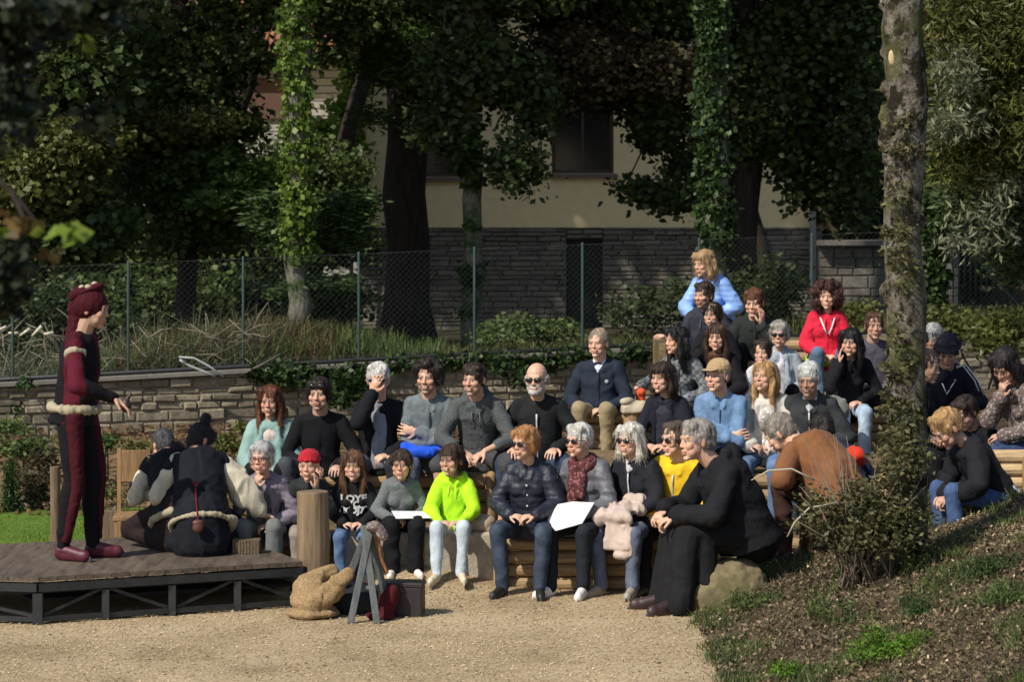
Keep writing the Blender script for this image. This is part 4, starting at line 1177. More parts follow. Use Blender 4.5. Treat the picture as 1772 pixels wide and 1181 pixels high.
def build_trees():
    def B(px, py, rx, ry, d, rd, n): return pb(px, py, rx, ry, d, rd, n)
    g = 'trees behind the wire fence'
    def gz(px, d): return at(px, 0, d)[0], d, zback(at(px, 0, d)[0], d) - .1
    # big conifer
    d = 36; tree('conifer_tree', 'conifer with the thickest dark bare trunk standing before the cream wall', 'tree', gz(708, d), at(690, -900, d), .30, .16, BARK, [
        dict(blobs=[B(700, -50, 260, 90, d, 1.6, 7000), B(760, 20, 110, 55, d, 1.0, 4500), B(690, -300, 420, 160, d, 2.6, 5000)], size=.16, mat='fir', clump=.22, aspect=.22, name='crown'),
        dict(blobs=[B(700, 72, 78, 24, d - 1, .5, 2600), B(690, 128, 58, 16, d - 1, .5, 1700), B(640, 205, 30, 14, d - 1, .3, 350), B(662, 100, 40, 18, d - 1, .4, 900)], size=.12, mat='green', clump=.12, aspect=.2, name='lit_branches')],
        [(.55, at(620, 60, d - 1), .04), (.55, at(780, 90, d - 1), .04), (.5, at(640, 200, d - 1), .03)], seed=1, group=g)
    # slim tree with drooping leafy branch
    d = 33; tree('slim_tree', 'slim tree with mottled bark and a leafy drooping branch before the cream wall', 'tree', gz(820, d), at(806, -500, d), .115, .08, BARKG, [
        dict(blobs=[B(815, 110, 80, 66, d, .8, 6500), B(770, 215, 34, 45, d, .5, 2300), B(895, 150, 45, 45, d, .6, 3300), B(893, 285, 26, 55, d - .3, .3, 1500), B(925, 205, 18, 36, d, .4, 700), B(860, -60, 220, 100, d, 1.5, 9000), B(800, -260, 300, 120, d, 2, 4000)], size=.085, mat='dark', clump=.14, aspect=.7),
        dict(blobs=[B(812, 270, 17, 60, d - .15, .1, 520), B(818, 470, 12, 90, d - .12, .08, 260)], size=.09, mat='ivy', clump=.06, aspect=.8, name='ivy')],
        [(.62, at(900, 180, d), .03), (.6, at(895, 330, d - .3), .022), (.66, at(740, 170, d), .03)], seed=2, group=g)
    # bronze-leaved tree behind the middle
    d = 35; tree('bronze_tree', 'spreading tree with bronze olive leaves over the house windows', 'tree', gz(1292, d), at(1285, -700, d), .20, .12, BARK, [
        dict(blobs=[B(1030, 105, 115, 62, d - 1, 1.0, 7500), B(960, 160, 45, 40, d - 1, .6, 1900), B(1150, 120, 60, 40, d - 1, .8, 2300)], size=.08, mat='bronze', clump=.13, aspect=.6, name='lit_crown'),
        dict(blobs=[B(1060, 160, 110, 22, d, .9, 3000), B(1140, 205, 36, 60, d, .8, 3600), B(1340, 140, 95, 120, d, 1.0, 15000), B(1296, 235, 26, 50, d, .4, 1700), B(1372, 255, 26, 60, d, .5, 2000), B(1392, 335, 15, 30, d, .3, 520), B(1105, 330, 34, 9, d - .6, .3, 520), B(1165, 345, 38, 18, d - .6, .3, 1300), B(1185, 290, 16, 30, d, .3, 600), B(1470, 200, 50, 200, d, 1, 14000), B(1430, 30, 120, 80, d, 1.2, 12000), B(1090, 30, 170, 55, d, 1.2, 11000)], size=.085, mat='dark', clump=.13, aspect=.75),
        dict(blobs=[B(1150, -180, 500, 130, d, 2.5, 9000), B(1300, -420, 420, 160, d, 3, 7000)], size=.2, mat='dark', clump=.3, aspect=.7, name='upper_crown')],
        [(.55, at(1050, 150, d), .06), (.45, at(1080, 335, d - .6), .03), (.5, at(1380, 280, d), .04), (.6, at(1440, 100, d), .05)], seed=3, group=g)
    # ivy-clad trunks
    def ivy_trunk(px, pxt, w, d, y0, ytop, ybot, lab, matn, n, m2=None, bare=None, cr=()):
        b0 = gz(px, d); r = w / 2 / FPX * d * .62
        top = at(pxt, ytop, d); blobs = []
        for i in range(24):
            t = (i + .5) / 24; yy = ytop + (ybot - ytop) * t; xx = pxt + (px - pxt) * t
            blobs.append(B(xx + rnd.uniform(-5, 5), yy, w * .40 * rnd.uniform(.85, 1.2), (ybot - ytop) / 40, d, r * 1.7, n // 24))
        tree('ivy_tree', lab, 'tree', b0, at(pxt, -700, d), r, r * .8, BARKG, [dict(blobs=blobs, size=.062, mat=matn, clump=.04, aspect=.85, name='ivy', per=9, flat=.9, droop=.6)] + list(cr), seed=int(px), group=g)
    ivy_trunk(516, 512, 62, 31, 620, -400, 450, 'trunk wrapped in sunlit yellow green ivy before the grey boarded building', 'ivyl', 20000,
              cr=[dict(blobs=[B(520, -300, 160, 130, 31, 1.5, 2500)], size=.16, mat='dark', clump=.25, name='crown')])
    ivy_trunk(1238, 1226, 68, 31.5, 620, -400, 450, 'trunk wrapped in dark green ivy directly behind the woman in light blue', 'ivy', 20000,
              cr=[dict(blobs=[B(1240, -320, 260, 130, 31.5, 1.8, 4500)], size=.16, mat='dark', clump=.25, name='crown')])
    ivy_trunk(1614, 1622, 52, 30, 620, 185, 560, 'trunk wrapped in dark ivy just right of the mossy foreground trunk', 'ivy', 13000)
    # small fir with flat sprays
    d = 31.6; tree('fir_tree', 'small fir with flat dark green sprays below the yellow green ivy', 'tree', gz(522, d), at(520, 330, d), .085, .03, BARKG, [
        dict(blobs=[B(470, 345, 45, 10, d, .3, 900), B(610, 345, 45, 12, d, .3, 1100), B(590, 375, 50, 12, d, .3, 1100), B(455, 385, 42, 10, d, .3, 800), B(500, 400, 60, 12, d, .3, 1000), B(550, 490, 70, 14, d - .3, .35, 1500), B(500, 508, 42, 9, d - .3, .3, 700), B(600, 400, 45, 10, d, .3, 800), B(560, 425, 80, 16, d, .4, 1300)], size=.085, mat='fir', clump=.07, aspect=.22, flat=.15)],
        [(.9, at(450, 350, d), .012), (.9, at(640, 350, d), .012), (.6, at(600, 400, d), .012), (.4, at(480, 505, d - .3), .012), (.4, at(610, 485, d - .3), .012)], seed=5, group=g)
    # left broadleaf trees
    d = 32; tree('maple_tree', 'maple with sunlit olive leaves at the far left behind the fence', 'tree', gz(60, d), at(40, -300, d), .16, .1, BARK, [
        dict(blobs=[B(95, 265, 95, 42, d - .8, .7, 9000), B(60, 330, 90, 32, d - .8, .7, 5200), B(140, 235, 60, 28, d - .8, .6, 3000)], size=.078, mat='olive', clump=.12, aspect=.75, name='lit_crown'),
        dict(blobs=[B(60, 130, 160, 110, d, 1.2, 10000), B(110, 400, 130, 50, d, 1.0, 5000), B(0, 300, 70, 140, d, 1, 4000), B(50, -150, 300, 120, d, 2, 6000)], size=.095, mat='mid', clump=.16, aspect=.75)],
        [(.6, at(180, 250, d), .05), (.5, at(-20, 200, d), .05)], seed=6, group=g)
    d = 34; tree('hornbeam_tree', 'tree with a flat olive topped bough between the maple and the yellow green ivy', 'tree', gz(330, d), at(310, -300, d), .14, .1, BARK, [
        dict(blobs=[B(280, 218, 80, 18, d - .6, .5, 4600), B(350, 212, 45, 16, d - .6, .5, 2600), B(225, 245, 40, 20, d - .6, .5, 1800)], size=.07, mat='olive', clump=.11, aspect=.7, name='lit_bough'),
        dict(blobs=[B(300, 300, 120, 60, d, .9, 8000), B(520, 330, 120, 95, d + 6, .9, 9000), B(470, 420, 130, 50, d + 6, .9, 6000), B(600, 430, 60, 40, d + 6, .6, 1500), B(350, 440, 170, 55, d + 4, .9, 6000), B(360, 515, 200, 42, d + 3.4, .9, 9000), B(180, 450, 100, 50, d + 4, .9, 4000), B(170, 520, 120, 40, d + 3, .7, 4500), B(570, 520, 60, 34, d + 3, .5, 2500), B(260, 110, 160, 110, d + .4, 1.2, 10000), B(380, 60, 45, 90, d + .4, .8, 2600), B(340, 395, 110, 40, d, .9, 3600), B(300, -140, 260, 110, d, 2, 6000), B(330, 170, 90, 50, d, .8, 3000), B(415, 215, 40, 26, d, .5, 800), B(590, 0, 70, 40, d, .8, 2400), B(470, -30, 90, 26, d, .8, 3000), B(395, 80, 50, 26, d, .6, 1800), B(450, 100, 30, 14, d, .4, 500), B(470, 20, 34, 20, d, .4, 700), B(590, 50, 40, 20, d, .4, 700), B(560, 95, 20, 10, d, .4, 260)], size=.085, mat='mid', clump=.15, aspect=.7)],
        [(.5, at(230, 250, d), .05), (.5, at(400, 200, d), .05), (.6, at(240, 80, d), .05)], seed=7, group=g)
    r_ = empty('lime_shrub', gz(430, 33), 0, 'bright green shrub glowing between dark trees left of the ivy column', 'shrub', None); o_ = np.array(r_.location)
    leaf_cloud('foliage', [(np.array(q[0]) - o_, q[1], q[2]) for q in (B(335, 330, 28, 22, 33.5, .3, 420), B(390, 285, 40, 30, 33.5, .4, 520), B(440, 330, 50, 50, 33, .4, 1300), B(370, 350, 40, 22, 33, .4, 600))], .10, LM['green'], r_, clump=.09)
    b = MB(); b.add(*tube([(0, 0, 0), (.1, 0, .8), (.0, 0, 1.6)], [.03, .025, .01], 7)); b.obj('stem', BARK, r_, True)
    # vine on the house corner
    r_ = empty('climbing_vine', (X(605, 47.5), 47.5, 0), 0, 'bright lime green vine climbing the left corner of the cream house', 'vine'); o_ = np.array(r_.location)
    leaf_cloud('foliage', [(np.array(q[0]) - o_, q[1], q[2]) for q in (B(604, 290, 20, 55, 47.4, .2, 900), B(600, 215, 16, 40, 47.4, .2, 600), B(610, 140, 12, 60, 47.4, .2, 420), B(596, 60, 14, 40, 47.4, .2, 300), B(560, 225, 30, 14, 47.4, .2, 250), B(600, 370, 26, 40, 47.4, .3, 500))], .13, LM['lime'], r_, clump=.12, aspect=.8)
    b = MB(); b.add(*tube([(0, 0, 0), (.05, 0, 2), (-.05, 0, 5)], [.04, .03, .02], 7)); b.obj('stem', BARK, r_, True)
    # willow at the right
    d = 25.5; tree('willow_tree', 'tree with narrow sunlit olive leaves filling the upper right corner', 'tree', (X(1850, d), d, .5), at(1830, -700, d), .16, .1, BARK, [
        dict(blobs=[B(1690, 60, 95, 110, d, .9, 11000), B(1740, 190, 80, 90, d, .9, 8500), B(1650, 230, 55, 40, d, .5, 2800), B(1700, 290, 75, 25, d, .5, 2400), B(1800, 60, 120, 150, d, 1, 7000), B(1700, -120, 200, 90, d, 1.2, 6000)], size=.085, mat='olive', clump=.11, aspect=.25, flat=.9, droop=.3),
        dict(blobs=[B(1650, 215, 55, 25, d - .7, .3, 700), B(1655, 120, 45, 50, d - .7, .4, 800), B(1700, 390, 60, 45, d - .5, .3, 330), B(1735, 340, 40, 30, d - .5, .3, 220), B(1650, 400, 26, 30, d - .5, .3, 120)], size=.085, mat='pale', clump=.09, aspect=.22, flat=.9, droop=.5, name='pale_leaves'),
        dict(blobs=[B(1720, 340, 80, 60, d + 1.5, .6, 4200), B(1780, 440, 50, 50, d + 1, .5, 1600), B(1600, 60, 40, 120, d + 2, .6, 2500)], size=.09, mat='dark', clump=.14, aspect=.3, name='inner_leaves')],
        [(.35, at(1690, 90, d), .05), (.3, at(1660, 230, d), .04), (.25, at(1690, 380, d - .5), .02)], seed=8)
    # foreground mossy trunk
    d = 17.0; x0 = X(1563, d)
    zt_ = zbank(x0, d)
    root = tree('mossy_tree', 'rough mossy trunk in the right foreground rising out of a twiggy shrub', 'tree', (x0, d, zt_ - .05), at(1572, -900, d), .118, .112, BARKM, [
        dict(blobs=[((-.8, 16.3, 6.9), (1.3, 1.0, .5), 900)], size=.16, mat='green', clump=.3, aspect=.6, name='crown'),  # unseen crown, offset from the trunk to shade the group on the right
        dict(blobs=[B(1550, 640, 28, 70, d - .1, .14, 420), B(1556, 420, 24, 240, d - .1, .12, 900), B(1552, 700, 30, 90, d - .1, .14, 700)], size=.035, mat='shrub', clump=.03, aspect=.5, name='moss_tufts'),
        ], [(.75, (-.9, 16.3, 6.8), .06)], seed=9, wob=.03)
    b = MB()
    for k in range(60):
        z = rnd.uniform(.5, 3.6); a = rnd.uniform(0, 6.28); r = .118
        b.add(*ell((r * math.cos(a), r * math.sin(a), z - zt_ + .5), (rnd.uniform(.02, .05), rnd.uniform(.02, .05), rnd.uniform(.03, .09)), None, 8))
    b.add(*tube([(0, 0, .1), (0, 0, 3.4)], .10, 10)); organic('bark_knobs', b, BARKM, root, .018, 1, ((.05, .03),))
    b = MB(); zc = Z(100, d) - (zt_ - .05); b.add(*ell((-.075, -.085, zc), (.026, .016, .05), None, 14)); b.obj('wound', simple('bare_wood', (.50, .38, .20), .8), root, True)
    # forest mass behind everything
    bl = []
    for i in range(46): bl.append(((rnd.uniform(-17, 17), rnd.uniform(62, 70), rnd.uniform(0, 17)), (3.2, 1.5, 2.6), 1500))
    for i in range(14): bl.append(((rnd.uniform(-12, -6.3), rnd.uniform(38, 44), rnd.uniform(.5, 7)), (1.4, 1, 1.3), 1100))
    for i in range(12): bl.append(((rnd.uniform(6.8, 10), rnd.uniform(49, 54), rnd.uniform(1, 8)), (1.5, 1, 1.4), 1200))
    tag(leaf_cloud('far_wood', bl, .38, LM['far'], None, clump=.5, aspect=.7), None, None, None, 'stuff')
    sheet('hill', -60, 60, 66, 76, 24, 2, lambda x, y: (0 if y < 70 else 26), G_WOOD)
    # dark canopy that keeps the sun off the house
    for k, (cx, cy, cz) in enumerate(((-5.2, 44, 8.6), (-2.5, 43, 11), (3.5, 42, 10), (-1.2, 44.5, 9.0), (1, 37, 13.5), (1.6, 44.5, 9.2), (6.5, 37, 9.5))):
        tree('tall_tree', ['tall dark tree crown meeting overhead above the far left trees', 'tall dark tree crown over the left of the cream house', 'tall dark tree crown over the right of the cream house', 'tall dark crown directly before the left corner of the house', 'tall dark crown above the bronze leaved tree', 'tall dark crown directly before the middle of the house', 'tall dark crown above the garden wall at the right'][k], 'tree',
             ({0: -6.6, 1: -5.0, 2: 3.8, 3: -3.4, 4: 3.35, 5: 4.4, 6: 8.0}[k], cy + (3 if k in (2, 4, 6) else 0), .0), (cx, cy, cz), .16, .08, BARK, [dict(blobs=[((cx, cy, cz), (2.6, 1.9, 1.7), 3800)], size=.34, mat='dark', clump=.4, aspect=.7)], seed=20 + k, group='tall trees shading the house')

def plant_thing(name, label, cat, base, blobs, size, m, stems=3, group=None, **kw):
    r_ = empty(name, base, 0, label, cat, group); o_ = np.array(r_.location)
    leaf_cloud('foliage', [(np.array(q[0]) - o_, q[1], q[2]) for q in blobs], size, LM[m], r_, **kw)
    b = MB()
    for k in range(stems):
        q = np.array(blobs[k % len(blobs)][0]) - o_
        b.add(*tube([(0, 0, -.02), q * .5 + (rnd.uniform(-.04, .04), 0, 0), q + (0, 0, .05)], [.012, .009, .004], 5))
    b.obj('stems', BARK, r_, True); return r_
def build_plants():
    B = pb
    # ivy and weeds on the wall
    bl = []
    for px in range(445, 1120, 12):
        x = X(px, 29.6); yw, zw = wall_top(x); hgt = .10 + .16 * abs(nz(px * .011, 3, 1)) * 2
        if 560 < px < 660: hgt = .34
        bl.append(((x, yw - .02, zw - hgt * .45), (.08, .035, hgt * .55), int(60 + 420 * hgt)))
    for px, py in ((600, 660), (575, 690), (620, 690), (905, 655), (870, 635), (640, 650), (480, 645), (500, 655)): bl.append(B(px, py, 26, 18, 28.9, .08, 160))
    o = leaf_cloud('wall_ivy', bl, .055, LM['ivy'], None, clump=.035, aspect=.85, per=10)
    tag(o, 'dark ivy spilling over the coping of the stone retaining wall', 'ivy')
    o = leaf_cloud('wall_creeper', [B(40, 668, 16, 14, 28.1, .05, 120), B(35, 700, 9, 9, 28.1, .05, 50)], .05, LM['ivy'], None, clump=.035); tag(o, 'small tuft of creeper on the wall at the far left', 'creeper')
    # dry grass and weeds above the wall
    def back_pts(n, x0, x1, dy0, dy1):
        x = rng.uniform(x0, x1, n); y = np.array([wall_top(a)[0] for a in x]) + rng.uniform(dy0, dy1, n)
        return np.stack([x, y, [zback(a, b_) for a, b_ in zip(x, y)]], 1)
    tag(blades('dry_grass', back_pts(2400, -4.1, -1.8, .3, 2.6), .19, LM['dry'], None, .009, .8), kind='stuff')
    tag(blades('green_grass', back_pts(5000, -4.4, -.8, .3, 3.6), .17, LM['juniper'], None, .009, .7), kind='stuff')
    tag(blades('low_grass', back_pts(5000, -1.2, 2.4, .3, 6), .10, LM['olive'], None, .009, 1.2), kind='stuff')
    tag(blades('green_grass', back_pts(2500, 2, 7, .3, 4), .20, LM['olive'], None, .009, .7), kind='stuff')
    tag(blades('dead_stalks', back_pts(900, -5.4, -2.5, .2, 1.6), .30, LM['pale'], None, .006, 2.5), kind='stuff')
    # pile of dead branches
    t = empty('branch_pile', (-4.4, 29.4, .7), 0, 'tangled heap of cut grey branches behind the fence at the left', 'branch pile')
    b = MB(); rr = random.Random(4)
    for k in range(90):
        x = rr.uniform(-1.3, 1.9); y = rr.uniform(-.5, .5); z = rr.uniform(-.05, .35); a = rr.uniform(0, 3.14); l_ = rr.uniform(.2, .7); r = rr.uniform(.004, .014)
        e = np.array((math.cos(a) * l_, rr.uniform(-.1, .1), math.sin(a) * l_ * .6)); p = np.array((x, y, z))
        b.add(*tube([p, p + e * .5 + (0, 0, rr.uniform(-.05, .08)), p + e], [r, r * .8, r * .4], 5))
    b.obj('branches', simple('dead_wood', (.17, .14, .10), .9), t, True)
    b = MB()
    for k in range(7):
        x = -1.1 + k * .12; b.add(*tube([(x, -.5, .42 + .03 * math.sin(k)), (x + .1, -.5, .46 - .04 * math.cos(k * 2))], [.012, .02], 6))
    b.obj('pale_twigs', simple('peeled_wood', (.55, .50, .38), .8), t, True)
    plant_thing('bramble', 'dark bramble thicket behind the branch heap at the far left', 'bramble', (-4.6, 31, .6), [B(60, 530, 110, 50, 31, .5, 2200), B(200, 560, 80, 30, 31, .4, 900), B(30, 600, 60, 30, 30.5, .4, 700)], .07, 'dark', 3, clump=.11)
    plant_thing('weed_patch', 'pale flowering weeds at the foot of the slim tree behind the fence', 'weeds', (.3, 31.6, .7), [B(900, 565, 50, 20, 31.4, .3, 600), B(860, 580, 40, 16, 31.2, .3, 400), B(960, 575, 60, 16, 31.5, .3, 600)], .06, 'juniper', 3, clump=.07)
    plant_thing('low_bush', 'low dark bush behind the fence between the doorway and the ivy trunk', 'bush', (2.0, 32.5, .7), [B(1100, 540, 60, 35, 32.5, .4, 900), B(1180, 520, 50, 45, 32.5, .4, 900), B(1330, 500, 70, 60, 33, .5, 1800)], .07, 'dark', 3, clump=.1)
    plant_thing('olive_bush', 'olive green bushes on the slope behind the right hand spectators', 'bush', (4.6, 27.5, .6), [B(1640, 560, 70, 26, 27.5, .4, 1600), B(1740, 580, 60, 40, 27, .4, 2200), B(1480, 545, 40, 20, 29, .4, 600)], .055, 'olive', 3, clump=.08)
    # white hoops
    t = empty('plastic_hoop', (X(345, 28.6), 28.55, .72), 0, 'two bent white plastic hoops lying behind the wall coping', 'hoop')
    b = MB(); b.add(*tube([(-.20, 0, .18), (-.05, 0, .17), (.1, 0, .09), (.25, 0, -.02)], .011, 8)); b.add(*tube([(-.2, .05, .15), (-.08, .05, .08), (.05, .05, .03), (.16, .05, -.02)], .013, 8)); b.obj('hoop', simple('white_plastic', (.30, .32, .31), .4), t, True)
    # garden planting between lawn and wall
    t = plant_thing('cypress', 'narrow dark green columnar cypress on the lawn at the far left', 'cypress', (X(20, 22.3), 22.3, .03), [B(20, 850, 10, 52, 22.3, .045, 2600), B(20, 885, 13, 25, 22.3, .06, 900)], .035, 'fir', 1, clump=.022, aspect=.25, flat=2.2)
    gl = ['pale leaved shrub right beside the columnar cypress', 'grey green herb clump below the wall at the far left', 'small herb tuft beside the standing player', 'yellowish herb clump left of the woman in aqua', 'low weeds on the earth between the crouching players and the wall']
    for k, (bl, m, sz) in enumerate((([B(62, 845, 26, 36, 22.6, .14, 1400), B(75, 800, 22, 20, 23, .1, 700)], 'bronze', .04), ([B(40, 775, 50, 22, 25, .2, 1300), B(20, 740, 22, 16, 26, .2, 500)], 'juniper', .045), ([B(185, 765, 12, 12, 24.5, .1, 260)], 'green', .045), ([B(395, 770, 26, 16, 25, .2, 420), B(420, 745, 10, 10, 26, .1, 120)], 'olive', .045), ([B(240, 775, 40, 10, 26, .3, 380), B(180, 850, 20, 16, 23.2, .2, 300)], 'olive', .04))):
        c = np.array(bl[0][0]); plant_thing('herb_clump', gl[k], 'plant', (c[0], c[1], .0), bl, sz, m, 2, clump=.04)
    n = 5000; x = rng.uniform(-7, 1.6, n); y = rng.uniform(22.2, 29, n); p = np.stack([x, y, np.full(n, .05)], 1); keep = np.array([nz(a, b_, .9, 5) > .0 for a, b_ in zip(x, y)])
    tag(blades('garden_weeds', p[keep], .08, LM['olive'], None, .008, 1.6), kind='stuff')
    n = 9000; x = rng.uniform(-7, 3, n); y = rng.uniform(22, 29.2, n); a = rng.random(n) * 6.28; s = .02 + .03 * rng.random(n); V = np.empty((n, 4, 3))
    for k in range(4):
        V[:, k, 0] = x + s * np.cos(a + k * 1.57) * (1 if k % 2 else .5); V[:, k, 1] = y + s * np.sin(a + k * 1.57) * (1 if k % 2 else .5); V[:, k, 2] = .08 + .10 * smoothstep(22, 28, y) + rng.random(n) * .04
    tag(quads('fallen_leaves', V, LM['brown']), kind='stuff')
    # shrub at the foot of the mossy trunk
    d = 16.8; r_ = plant_thing('twiggy_shrub', 'twiggy olive shrub around the foot of the mossy foreground trunk', 'shrub', (X(1490, d), d, zbank(X(1490, d), d)), [B(1525, 880, 78, 48, d, .26, 3000), B(1430, 905, 60, 36, d, .2, 1000), B(1562, 790, 38, 60, d - .05, .2, 1500), B(1510, 930, 95, 28, d, .25, 1500), B(1490, 855, 40, 26, d, .15, 420), B(1410, 860, 30, 26, d, .1, 160)], .032, 'shrub', 5, clump=.045, aspect=.5)
    b = MB(); rr = random.Random(8); o_ = np.array(r_.location)
    for k in range(70):
        e = np.array(at(rr.uniform(1370, 1610), rr.uniform(750, 900), d + rr.uniform(-.2, .2))) - o_; 
        b.add(*tube([(rr.uniform(-.15, .2), rr.uniform(-.1, .1), 0), e * .5 + (rr.uniform(-.06, .06), 0, .05), e], [.006, .004, .002], 5))
    b.obj('twigs', simple('twig', (.16, .12, .08), .8), r_, True)
    b = MB(); q = [np.array(at(*v, d - .1)) - o_ for v in ((1410, 832), (1370, 812), (1330, 815), (1300, 832))]; b.add(*tube(q, [.007, .006, .005, .003], 6))
    q = [np.array(at(*v, d - .1)) - o_ for v in ((1450, 870), (1400, 880), (1375, 905), (1362, 930))]; b.add(*tube(q, [.006, .005, .005, .003], 6)); b.obj('pale_twig', simple('pale_twig', (.42, .38, .28), .8), r_, True)
    # junipers on the bank
    labs = ['bright green feathery juniper at the bottom edge of the picture', 'small green juniper right of the boulder', 'dark spreading juniper below the twiggy shrub', 'juniper tuft in the middle of the bank', 'dark juniper mat near the right edge of the bank', 'blue green juniper right of the middle of the bank', 'yellow green grass tuft at the bottom left of the bank', 'small herb on the upper bank behind the junipers', 'green sprig on the bank nearest the robed man', 'dark green mat below the seated woman at the log pile']
    for k, (px, py, w_, h_, m, n) in enumerate(((1560, 1145, 85, 34, 'grass', 2600), (1320, 1035, 60, 20, 'juniper', 1500), (1455, 1000, 36, 24, 'juniper', 900), (1440, 1055, 45, 16, 'juniper', 700), (1740, 1030, 60, 18, 'juniper', 1500), (1600, 1050, 46, 18, 'fir', 1100), (1370, 1165, 50, 12, 'grass', 700), (1600, 965, 40, 16, 'juniper', 800), (1300, 970, 26, 14, 'green', 500), (1730, 975, 60, 16, 'fir', 1100))):
        dd = 17.5
        for _ in range(60):
            z = Z(py + h_ * .6, dd); zz = zbank(X(px, dd), dd)
            if z > zz: dd += .05
            else: dd -= .05
        x = X(px, dd)
        plant_thing('juniper', labs[k], 'juniper', (x, dd, zbank(x, dd)), [((x + rnd.uniform(-.5, .5) * w_ / FPX * dd * 1.2, dd + rnd.uniform(-.12, .12), zbank(x, dd) + rnd.uniform(.01, .04)), (w_ * .5 / FPX * dd, .13, h_ * .8 / FPX * dd), n // 3) for _ in range(3)], .028, m, 2, group='low plants on the mulched bank', clump=.03, aspect=.22, flat=1.0)
    # out-of-focus branch hanging in at the upper left
    d = 7.0; t = empty('near_branch', at(-60, 330, d), 0, 'blurred near branch with dark, orange and green leaves at the left edge', 'branch'); o_ = np.array(t.location)
    b = MB()
    for a_ in ([(-80, 250), (20, 330), (60, 380), (90, 420)], [(-80, 120), (60, 170), (140, 230)], [(-60, 20), (100, 40), (200, 30)], [(20, 330), (60, 420), (30, 460)], [(-60, 400), (10, 480), (20, 540)]):
        b.add(*tube([np.array(at(*q, d)) - o_ for q in a_], list(np.linspace(.008, .002, len(a_))), 6))
    b.obj('twigs', BARK, t, True)
    def lv(nm, bl, m, sz): leaf_cloud(nm, [(np.array(q[0]) - o_, q[1], q[2]) for q in bl], sz, LM[m], t, clump=.016, aspect=.8, per=7)
    lv('dark_leaves', [B(10, 470, 26, 75, d, .1, 420), B(40, 30, 110, 50, d, .2, 900), B(170, 20, 60, 28, d, .1, 300), B(15, 160, 50, 120, d, .15, 550), B(170, 210, 14, 34, d, .05, 90)], 'far', .032)
    lv('orange_leaves', [B(50, 385, 22, 24, d, .05, 18), B(92, 430, 12, 14, d, .05, 8)], 'dry', .040)
    lv('green_leaves', [B(120, 405, 20, 12, d, .04, 9), B(40, 410, 12, 10, d, .04, 5), B(150, 60, 20, 16, d, .05, 8)], 'lime', .05)

